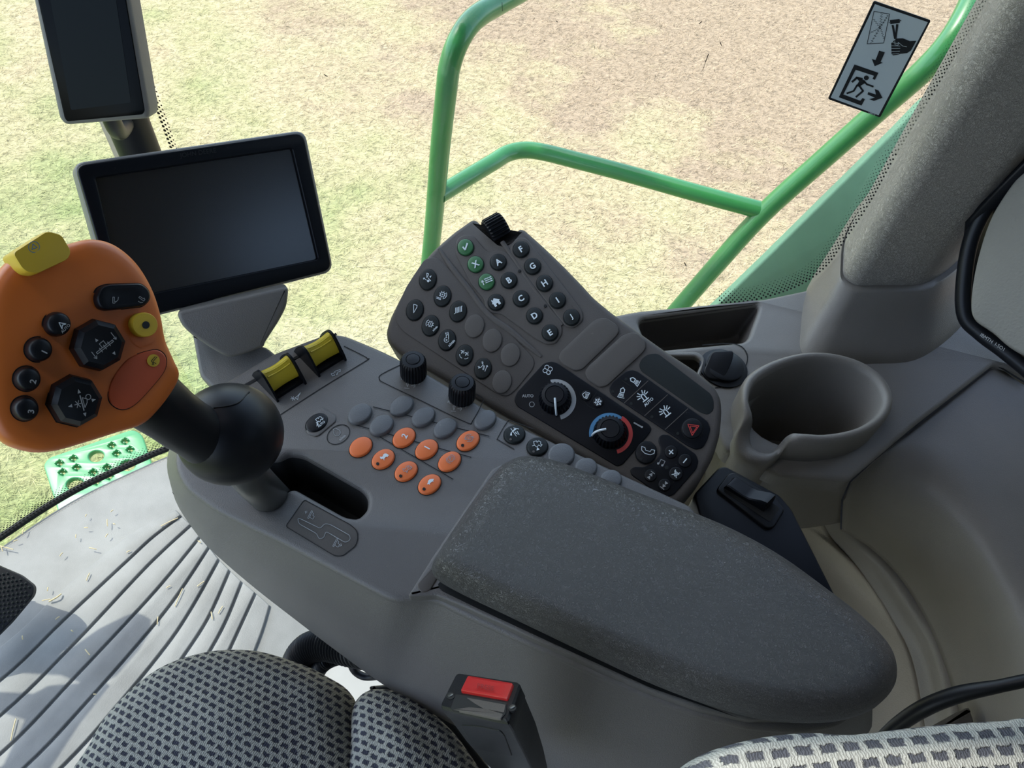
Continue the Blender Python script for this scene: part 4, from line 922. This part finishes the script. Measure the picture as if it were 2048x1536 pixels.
cl = plate('climate_tile', c4([(500, 182), (560, 166), (610, 180), (1330, 662), (1352, 700), (1335, 735), (1125, 978), (1080, 996), (290, 520), (268, 465), (290, 410)]), 'blackg', 5, .0010)
lt = plate('light_switch_tile', c4([(1200, 233), (1240, 245), (1795, 640), (1816, 700), (1790, 790), (1755, 848), (1700, 862), (1640, 835), (1030, 425), (1016, 380), (1040, 335), (1150, 245)]), 'blackg', 5, .0012)
au = plate('audio_tile', c4([(1435, 742), (1485, 745), (1700, 898), (1722, 955), (1705, 1015), (1530, 1215), (1480, 1236), (1420, 1222), (1195, 1065), (1180, 1022), (1215, 996), (1290, 1000), (1370, 965), (1420, 900), (1425, 850), (1405, 800), (1410, 760)]), 'blackg', 4, .0010)
U = .0013
for l in ([(1325, 320), (1135, 497)], [(1478, 430), (1295, 598)], [(1638, 540), (1458, 705)], [(1120, 320), (1190, 365)]): pxmarks('divider_line', [c4(l)], KP, U+.0001, 'gap' if l[0][0] == 1120 else 'keypad2', lt, 1.4)
lamp = [('l', [(-.4, -.1), (-.45, .6), (0, 1), (.45, .6), (.4, -.1), (-.4, -.1)], 1.4)]+[('l', [(x, -.35), (x*1.3, -1)]) for x in (-.3, -.1, .1, .3)]+[('l', [(-.7, -1.25), (.7, -1.25)]), ('l', [(-.45, -.3), (-.8, -1.25)])]
marks('symbol', lamp, *k4(1120, 410), 9, -12, KP, U, 'white', lt, 1.2)
marks('symbol', lamp, *k4(1215, 320), 9, 60, KP, U, 'white', lt, 1.2)
beac = [('l', [(-.4, -.7), (-.4, .4), (0, .8), (.4, .4), (.4, -.7)], 1.4), ('l', [(-.8, -.8), (.8, -.8)], 1.6)]+[('l', [(.75*math.cos(a), .2+.75*math.sin(a)), (1.5*math.cos(a), .2+1.5*math.sin(a))], 1.3) for a in (.15, .65, 1.15, 2.0, 2.5, 3.0)]
marks('symbol', beac, *k4(1290, 450), 8.5, 38, KP, U, 'white', lt, 1.4)
text('lettering', 'AUTO', *k4(1328, 488), 6, 42, KP, U, 'white', lt)
marks('symbol', beac, *k4(1465, 570), 8.5, 38, KP, U, 'white', lt, 1.4)
for x, y in ((1046, 405), (1150, 308), (1190, 500), (1354, 604), (1558, 735)): slab('indicator', ell(*k4(x, y), 3, 3, 0, 14), KP, .0004, 0, 'key', lt, up=U+.0002)
b = dome('hazard_button', ell(*k4(1672, 697), 21, 20.5), KP, .0018, 'black', kp, k=.9, up=U-.0002, crown=.0004, gap=1.06)
for s_ in (1, .62): marks('symbol', [('l', [(-.85, .75), (.85, .45), (-.25, -1.0), (-.85, .75)])], *k4(1682, 700), 13*s_, 2, KP, .0038, 'redp', b, 1.3)
b = dome('phone_button', ell(*k4(1308, 886), 21, 22.5, -15), KP, .0016, 'black', kp, k=.93, up=.0006, crown=.0004, gap=1.06)
marks('symbol', [('l', [(-1, .6), (-.5, .4), (-.4, .0), (.3, -.2), (.5, .1), (1, .0), (.9, -.5), (.3, -.7), (-.5, -.5), (-1, .0), (-1, .6)])], *k4(1325, 868), 13, 0, KP, .003, 'white', b, 1.2)
for x, y, r_, s_ in ((1505, 882, 13, '+'), (1615, 950, 13.5, '-'), (1543, 1053, 14, 'm'), (1343, 1067, 12.5, 'n'), (1453, 1142, 12.5, 'p')):
    b = dome('audio_button', ell(*k4(x, y), r_, r_), KP, .0012, 'black', kp, k=.88, up=U-.0002, crown=.0002)
    it = {'+': [('l', [(-.8, 0), (.8, 0)], 1.5), ('l', [(0, -.8), (0, .8)], 1.5)], '-': [('l', [(-.8, 0), (.8, 0)], 1.6)],
          'm': [('l', [(-.8, -.2), (-.5, .4), (-.1, .3), (.5, .9), (.5, -.8), (-.1, -.5), (-.8, -.2)]), ('l', [(-1, .8), (1, -.8)]), ('l', [(-.9, -.9), (.9, .9)])],
          'n': [('f', [(-1.1, -.6), (-.1, 0), (-1.1, .6)]), ('f', [(0, -.6), (1, 0), (0, .6)]), ('l', [(1.15, -.7), (1.15, .7)])],
          'p': [('f', [(1.1, -.6), (.1, 0), (1.1, .6)]), ('f', [(0, -.6), (-1, 0), (0, .6)]), ('l', [(-1.15, -.7), (-1.15, .7)])]}[s_]
    marks('symbol', it, *k4(x, y), 6.6, {'+': 50, '-': 50, 'm': 50, 'n': 52, 'p': 52}[s_], KP, .0029, 'grey_print' if s_ in 'np' else 'white', b, 1.4)
marks('symbol', [('l', [(-.5, -.5), (-.5, .7), (.7, .7), (.7, -.5)]), ('f', arc(-.7, -.6, .3)), ('f', arc(.5, -.6, .3))], *k4(1430, 965), 7.5, -25, KP, U, 'grey_print', au, 1.2)
slab('indicator', ell(*k4(1470, 1003), 4, 4, 0, 14), KP, .0004, 0, 'key', au, up=U+.0002)
slab('indicator', ell(*k4(1270, 935), 3, 3, 0, 14), KP, .0004, 0, 'key', au, up=.0026)
# climate: fan symbol, small keys, dials
marks('symbol', [('l', [(0, 0)]+[(.55*math.cos(a)+.42*math.cos(a+t), .55*math.sin(a)+.42*math.sin(a+t)) for t in np.linspace(-2.6, 2.6, 10)]+[(0, 0)]) for a in np.linspace(.3, 6.58, 5)[:4]]+[('l', [(0, 0)]+[(.55*math.cos(a)+.35*math.cos(a+t), .55*math.sin(a)+.35*math.sin(a+t)) for t in np.linspace(-2.6, 2.6, 10)]+[(0, 0)]) for a in (5.0,)], *k4(533, 235), 10, 0, KP, U, 'white', cl, 1.1)
text('lettering', 'AUTO', *k4(376, 440), 6, 0, KP, U, 'grey_print', cl)
marks('symbol', [('l', arc(0, 0, 1))], *k4(408, 507), 5, 0, KP, U, 'grey_print', cl, 1.1)
pxmarks('key_outline', [rp(c4([(800, 330), (780, 420), (850, 520), (930, 555), (1050, 495)]), 5, 3)[5:-4], c4([(917, 413), (858, 503)])], KP, U, 'key', cl, 1.2)
for x, y, s_ in ((838, 437, 0), (930, 487, 1)):
    b = dome('climate_key', ell(*k4(x, y), 10.5, 10.5), KP, .0012, 'black', kp, k=.9, up=U-.0002)
    if s_: it = [('l', [(-math.cos(a), -math.sin(a)), (math.cos(a), math.sin(a))]) for a in (0.2, 1.25, 2.3)]+[('l', [(.75*math.cos(a+.35), .75*math.sin(a+.35)), (.5*math.cos(a), .5*math.sin(a)), (.75*math.cos(a-.35), .75*math.sin(a-.35))]) for a in (.2, 1.25, 2.3, 3.34, 4.39, 5.44)]
    else: it = [('l', [(-1, .3), (-.6, -.5), (.1, -.8), (.8, .6)]), ('l', [(-1, .3), (-.2, .9), (.8, .6)])]+[('l', [(q-.3, -.6), (q, 0), (q-.1, .5)]) for q in (-.1, .2, .5)]
    marks('symbol', it, *k4(x, y), 8, 0, KP, .0026, 'white', b, 1.2)
marks('symbol', [('l', [(-.9, .55), (.7, -.35)], 1.0), ('l', [(-1.0, .4), (.6, -.5)], 1.0), ('f', arc(.85, -.5, .22))], *k4(1245, 667), 9, 0, KP, U, 'grey_print', cl, 1.1)
def ringarc(name, cx, cy, r0, r1, a0, a1, m, parent, taper=0):
    V, Fc = [], []; n = 30
    for i in range(n+1):
        t = i/n; a = math.radians(a0+(a1-a0)*t); rr0 = r1-(r1-r0)*((t if taper > 0 else 1-t) if taper else 1)
        for r_ in (rr0, r1): V.append(KP.at(cx+r_*math.cos(a), cy-r_*math.sin(a), U))
        if i: Fc.append((2*i-2, 2*i-1, 2*i+1, 2*i))
    obj(name, V, Fc, m, parent, smooth=False)
d1 = k4(596, 470); d2 = k4(1022, 735)
ringarc('scale_ring', d1[0], d1[1], 32, 41, 105, -75, 'grey_print', cl)
ringarc('cold_scale', d2[0]-.5, d2[1], 33, 41, 190, 50, 'bluep', cl)
ringarc('hot_scale', d2[0]+5, d2[1]+1, 33, 41, 60, -75, 'redp', cl)
for (cx, cy, pa, pb) in ((d1[0]-1, d1[1], (-8, -2), (3, 36)), (d2[0], d2[1], (-10, -5), (-42, 8))):
    o_ = KP.at(cx, cy, U-.0008); r_ = .0135
    dl = lathe('rotary_dial', o_, KP.n, [(r_*1.02, 0), (r_*1.02, .002), (r_*.98, .0065), (r_*.92, .0095), (r_*.80, .0115), (r_*.60, .0122), (r_*.56, .0116), (r_*.54, .0123), (.0001, .0124)], 'rubber', kp, ribs=26, rd=.0012, ribz=(.0012, .0105))
    top_ = KP.at(cx, cy, .0125)
    dv = KP.wld(KP.loc(KP.at(cx+pb[0], cy+pb[1], .0)), 0)-KP.at(cx, cy, 0); dv = nrm(dv)
    up2 = KP.n
    tube('pointer', [o_+dv*r_*.25+up2*.0128, o_+dv*r_*.6+up2*.0128, o_+dv*r_*.86+up2*.0108, o_+dv*r_*1.03+up2*.0066, o_+dv*r_*1.09+up2*.003], .00095, 'white', dl, 8)
# thumb scroll wheel in the notch
wc = KP.at(993, 460, -.004); ax_ = nrm(KP.at(1015, 447)-KP.at(988, 462))
lathe('scroll_wheel', wc-ax_*.0092, ax_, [(.0001, 0), (.0128, 0), (.0145, .0018), (.0145, .0166), (.0128, .0184), (.0001, .0184)], 'rubber', kp, ribs=26, rd=.0016, ribz=(.001, .0175))
# ================================================================== ROCKER SWITCH BRACKET
BP_ = HP(.622)
br = root('switch_bracket', BP_.at(1480, 1040), 'black sheet bracket with a large rocker switch behind the armrest', 'switch bracket')
slab('bracket_plate', rp([(1388, 988), (1400, 975), (1438, 934), (1452, 932), (1560, 990), (1584, 1018), (1692, 1232), (1600, 1260), (1480, 1120), (1400, 1030)], 9), BP_, .03, .0018, 'blackg', br)
slab('switch_bezel', rp([(1433, 978), (1457, 947), (1469, 944), (1555, 997), (1570, 1020), (1549, 1054), (1535, 1057)], 7), BP_, .006, .0012, 'black', br, up=.003)
slab('switch_pit', rp([(1466, 954), (1560, 1016), (1540, 1044), (1447, 982)], 4), BP_, .001, 0, 'gap', br, up=.0034)
u0, u1, v0, v1 = BP_.at(1448, 975, .004), BP_.at(1526, 1022, .004), BP_.at(1448, 975, .004), BP_.at(1467, 957, .004)
uu = (u1-u0); vv = (v1-v0); R = []
for t, h0 in ((0, .001), (.03, .0045), (.1, .0052), (.45, .0035), (.6, .0045), (.85, .0105), (.97, .0115), (1.0, .009), (1.02, .0)):
    c = u0+uu*t; R.append([c+vv*s_+np.array([0, 0, h0*k_]) for s_, k_ in ((0, -.5), (0, .8), (.08, 1), (.92, 1), (1, .8), (1, -.5))])
V, Fc = loft_geo(R); obj('rocker', V, Fc, 'rubber', br, 30)
# ================================================================== MONITOR
def quadplane(q, d0):
    r = [ray(*p) for p in q]; s = np.linalg.solve(np.array([-r[1], r[2], -r[3]]).T, -r[0])
    P = [CAM+r[0]*d0, CAM+r[1]*d0*s[0], CAM+r[2]*d0*s[1], CAM+r[3]*d0*s[2]]
    n = np.cross(P[1]-P[0], P[3]-P[0]); n = n if n@(CAM-P[0]) > 0 else -n
    return Pl(P[0], n)
MP = quadplane([(148, 325), (610, 262), (668, 542), (239, 648)], .565)
stb = D(480, 720, .64)
mon = root('touchscreen_monitor', stb, 'wide black touchscreen monitor with grey rim on the console front', 'monitor')
mo = [(146, 326), (611, 259), (669, 543), (238, 651)]
slab('rear_housing', rp(mo, 22), MP, .022, .003, 'frame', mon, up=-.0045)
sc_in = rp([(192, 356), (585, 297), (637, 518), (249, 598)], 5)
V, Fc = slab_geo(rp([(151, 331), (607, 264), (665, 540), (243, 646)], 20), MP, .006, .0015, .001, [sc_in]); obj('bezel', V, Fc, 'blackg', mon)
slab('screen', rp([(188, 352), (590, 292), (642, 521), (246, 602)], 4), MP, .002, 0, 'screen', mon, up=-.0028)
text('embossed_lettering', 'JOHN DEERE', 396, 307, 12, 8.5, MP, .0013, 'ink', mon, .01)
def pt(x, y, d): return D(x, y, d)
nk = [(352, 624), (578, 572), (574, 612), (560, 640), (530, 686), (528, 694), (482, 712), (455, 716), (420, 696), (380, 668), (362, 650)]
NP = Pl(D(460, 650, .615), nrm(-ray(460, 650)+UP*-.15))
slab('neck', rp(nk, 12, 4), NP, .03, .0035, 'stand', mon, seg=4)
NP2 = Pl(D(470, 715, .64), nrm((0, -.25, 1)))
slab('foot', rp([(382, 662), (440, 690), (528, 690), (556, 712), (560, 740), (440, 790), (398, 752)], 10, 3), NP2, .05, .004, 'stand', mon)
# unseen rear wall; window added where the monitor glass reflects the sky
rv = nrm(ray(597, 462)); rv = rv-2*MP.n*(rv@MP.n); p0 = MP.at(597, 462)
RW = Pl((*FL(-.62, 0), 0), (*fwd, 0)); tt = ((RW.o-p0)@RW.n)/(rv@RW.n); hit = RW.loc(p0+rv*tt)
zax = RW.loc(RW.o+np.array([0, 0, 1])); hax = RW.loc(RW.o+np.array([*lat, 0])); Q = lambda l, z: hax*l+zax*z
hl, hz = hit@hax, hit@zax
hw = [Q(hl-.17, hz-.13), Q(hl+.17, hz-.13), Q(hl+.17, hz+.12), Q(hl-.17, hz+.12)]
V, Fc = slab_geo([Q(-.86, 0), Q(.9, 0), Q(.9, 1.76), Q(-.86, 1.76)], RW, .04, 0, 0, [hw], px_plane=False)
struct(obj('wall_rear', V, Fc, 'ceil', smooth=False))
V, Fc = slab_geo(hw, RW, .004, 0, -.018, px_plane=False); struct(obj('added_window', V, Fc, 'glass', smooth=False))
print('rear window', hl, hz)
# ================================================================== CORNER DISPLAY
CP_ = quadplane([(62, -20), (250, -35), (297, 236), (125, 250)], .585)
cdp = root('corner_post_display', CP_.at(215, 246), 'tall dark display in a light grey frame on the corner post', 'display')
slab('frame', rp([(40, -120), (235, -135), (298, 222), (296, 238), (130, 251), (117, 238)], 14), CP_, .022, .004, 'frame', cdp)
slab('glass_face', rp([(50, -115), (230, -128), (289, 222), (285, 229), (134, 243), (129, 236)], 8), CP_, .002, .0004, 'screen2', cdp, up=.0005)
slab('screen', rp([(82, -100), (216, -110), (262, 205), (142, 220)], 4), CP_, .001, 0, 'screen3', cdp, up=.0008)
tube('mounting_arm', [CP_.at(205, 190, -.02), D(235, 262, .70), (pxy[0], pxy[1], D(250, 262, .77)[2])], .008, 'rubber', cdp, 16)
# ================================================================== SEAT
seat = root('operator_seat', Z(600, 1500, .35), 'operator seat in grey knit fabric with a dark square pattern', 'seat')
def cushion(name, px, z, h, m, k=.6, crown=.01, side=.06):
    return dome(name, cr(px, 5), HP(z), h, m, seat, k=k, crown=crown, side=side, ang=80, seg=8)
cushion('seat_cushion', [(110, 1620), (160, 1480), (215, 1400), (300, 1328), (400, 1292), (500, 1288), (590, 1312), (650, 1340), (700, 1378), (720, 1460), (740, 1620), (600, 1800), (300, 1850)], .50, .045, 'fabric', .55)
cushion('seat_bolster', [(690, 1620), (692, 1480), (698, 1410), (720, 1376), (760, 1366), (820, 1384), (880, 1428), (935, 1490), (990, 1600), (950, 1750), (800, 1800)], .505, .045, 'fabric', .5)
slab('seat_frame', rp([(735, 1370), (800, 1365), (900, 1430), (985, 1540), (960, 1620), (820, 1500)], 10), HP(.47), .03, .004, 'rubber', seat)
dome('seat_backrest', cr([(1340, 1600), (1375, 1530), (1420, 1496), (1500, 1474), (1580, 1466), (1640, 1470), (1700, 1468), (1800, 1456), (1900, 1446), (2000, 1440), (2100, 1436), (2250, 1500), (2300, 1800), (1800, 1900), (1400, 1800)], 5), HP(.74), .04, 'fabric2', seat, k=.75, crown=.006, side=.08, ang=80, seg=8)
# buckle
bk = [(914, 1349), (1043, 1369), (1017, 1445), (880, 1416)]
KB = quadplane(bk, .42)
buc = root('seat_belt_buckle', KB.at(960, 1400), 'black seat belt buckle with red PRESS button beside the seat', 'seat belt buckle')
bpx = rp(bk, 7, 3)
A = [KB.at(*p) for p in bpx]; c_ = sum(A)/len(A)
Vd = D(966, 1540, .462)-D(880, 1416, (KB.at(880, 1416)-CAM)@FW)
Rg = [[p*.965+c_*.035+KB.n*.0012 for p in A], A, [p-KB.n*.0015 for p in A]]
for t, s_ in ((.13, 1.0), (.15, .975), (.5, .95), (.9, .84), (1.15, .74), (1.5, .6)): Rg.append([c_+(p-c_)*s_+Vd*t for p in A])
V, Fc = loft_geo(Rg); obj('buckle_body', V, Fc, 'black', buc, 32)
kb = lambda L: [(x/7.11+860, y/7.11+1320) for x, y in L]
dome('release_button', rp(kb([(540, 235), (1190, 345), (1105, 565), (435, 448)]), 3), KB, .0018, 'red', buc, k=.96, up=.001, side=.001, crown=-.0004)
text('embossed_text', 'PRESS', 971, 1374, 9.5, -10, KB, .0036, 'red_dark', buc, 0)
slab('tongue_slot', rp(kb([(365, 485), (1090, 605), (1075, 760), (1010, 832), (960, 830), (290, 700)]), 4), KB, .001, 0, 'gap', buc, up=.0016)
slab('slot_lip', rp(kb([(330, 700), (560, 668), (800, 690), (1040, 765), (1005, 828), (960, 828)]), 2), KB, .0012, .0003, 'keypad2', buc, up=.0019)
slab('slot_dust', rp(kb([(520, 535), (1075, 635), (1050, 745), (760, 690), (640, 620)]), 2), KB, .001, 0, 'keypad2', buc, up=.0018)
for x, y in kb([(290, 505), (1165, 675)]):
    slab('screw_recess', ell(x, y, 8.5, 7), KB, .001, 0, 'gap', buc, up=.0016)
    lathe('screw', KB.at(x+1.5, y+1, .0012), KB.n, [(.0016, 0), (.0016, .0008), (.0011, .0011), (.0001, .0011)], 'silver', buc, N=14)
pA, pB = KB.at(880, 1416), KB.at(1017, 1445)
fpl = Pl(c_+(pA-c_)*.96+Vd*.5, np.cross(Vd, pB-pA)); fpl = fpl if fpl.n@FW < 0 else Pl(fpl.o, -fpl.n)
slab('front_inlay', rp(kb([(430, 930), (700, 950), (1000, 1010), (1060, 1080), (1165, 1385), (660, 1265), (600, 1210)]), 5), fpl, .002, .0004, 'blackg', buc, up=.0006)
# hose and loop
hs = root('corrugated_hose', Z(620, 1300, .28), 'black corrugated hose emerging beneath the console edge', 'hose')
V, Fc = tube_geo([Z(640, 1560, .02), Z(600, 1480, .12), Z(585, 1420, .20), Z(590, 1340, .26), Z(612, 1300, .29), Z(650, 1290, .31), Z(700, 1300, .33), Z(760, 1310, .36)], lambda t: .0165+.0012*math.sin(t*2*math.pi*60), 20, sm=60); obj('hose_body', V, Fc, 'black', hs, 60)
V, Fc = tube_geo([Z(610, 1400, .2), Z(640, 1335, .28), Z(680, 1312, .3), Z(730, 1300, .33)], lambda t: .0085+.0008*math.sin(t*2*math.pi*40), 16, sm=50); obj('thin_hose', V, Fc, 'black', hs, 60)
o = tube('cable_loop', [Z(700, 1300, .3), Z(705, 1335, .25), Z(725, 1352, .24), Z(755, 1352, .25), Z(790, 1345, .3), Z(800, 1320, .34)], .0045, 'rubber'); tagd(o, 'thin black cable loop hanging under the console beside the seat', 'cable')
# pedal at the left edge
PP = Pl(Z(10, 1200, .10), nrm((.25, -.35, 1)))
pd = root('pedal', PP.at(0, 1200), 'black pedal with pyramid-studded rubber at the left edge', 'pedal')
slab('pedal_plate', rp([(-160, 1060), (0, 1133), (40, 1150), (68, 1172), (66, 1190), (20, 1245), (-10, 1275), (-160, 1300)], 8), PP, .012, .0012, 'rubber', pd)
V, Fc = [], []
for i in range(-3, 9):
    for j in range(0, 13):
        x, y = i*8.6+(j % 2)*2-2, 1150+j*8.6-i*1.5
        if x < -14 or y < 1133+.5*x+6 or y > 1262-.95*x or x > 60: continue
        c = PP.at(x, y, 0); s_ = .0024; b = len(V)
        V += [c+PP.ex*s_, c+PP.ey*s_, c-PP.ex*s_, c-PP.ey*s_, c+PP.n*.003]
        Fc += [(b, b+1, b+4), (b+1, b+2, b+4), (b+2, b+3, b+4), (b+3, b, b+4)]
obj('studded_pad', V, Fc, 'key', pd, smooth=False)
# unseen steering column: flat plates cut to the shadow outline on the mat
SD = nrm((*(SUN_H*COT), 1)); k_ = (.40-.012)/SD[2]
scol = root('steering_shadow_plates', (-.8, .35, .0), 'unseen flat plates shaped to throw the steering column shadow on the floor mat', 'steering column')
for nm, P in (('lever_shadow_plate', [(-260, 1290), (0, 1303), (130, 1318), (165, 1298), (210, 1266), (262, 1240), (285, 1232), (303, 1240), (304, 1262), (280, 1300), (235, 1352), (190, 1378), (125, 1352), (0, 1345), (-260, 1332)]),
              ('column_shadow_plate', [(-260, 1385), (0, 1392), (80, 1396), (110, 1380), (190, 1374), (222, 1372), (160, 1450), (95, 1550), (60, 1640), (-260, 1700), (20, 1540), (65, 1445), (0, 1425), (-260, 1418)])):
    q = HP(.40); P3 = [q.loc(Z(x, y, .012)+SD*k_) for x, y in P]
    V, Fc = slab_geo(P3, q, .02, .003, 0, px_plane=False); obj(nm, V, Fc, 'black', scol)
# ================================================================== LIGHT
w = bpy.data.worlds.new('sky'); S.world = w; w.use_nodes = True; N = w.node_tree.nodes; L = w.node_tree.links
bg = N['Background']; sk = N.new('ShaderNodeTexSky'); sk.sky_type = 'NISHITA'; sk.sun_disc = False
sk.sun_elevation = math.atan(1/COT); sk.sun_rotation = math.atan2(SUN_H[0], SUN_H[1]); sk.air_density = 1.0; sk.dust_density = 1.5
hs_ = N.new('ShaderNodeHueSaturation'); hs_.inputs['Saturation'].default_value = .85; L.new(sk.outputs[0], hs_.inputs['Color']); L.new(hs_.outputs[0], bg.inputs[0]); bg.inputs[1].default_value = .46
sl = bpy.data.lights.new('sun', 'SUN'); sl.energy = 3.0; sl.angle = math.radians(.6); sl.color = (1, .95, .86)
so_ = bpy.data.objects.new('sun', sl); COL.objects.link(so_); so_.location = (-3, 1, 6)
so_.rotation_euler = Vector(tuple(SD)).to_track_quat('Z', 'Y').to_euler()
S.view_settings.view_transform = 'Standard'; S.view_settings.look = 'None'; S.view_settings.gamma = 1
S.view_settings.exposure = 0.42
S.cycles.max_bounces = 8; S.cycles.transparent_max_bounces = 12
S.cycles.use_denoising = True
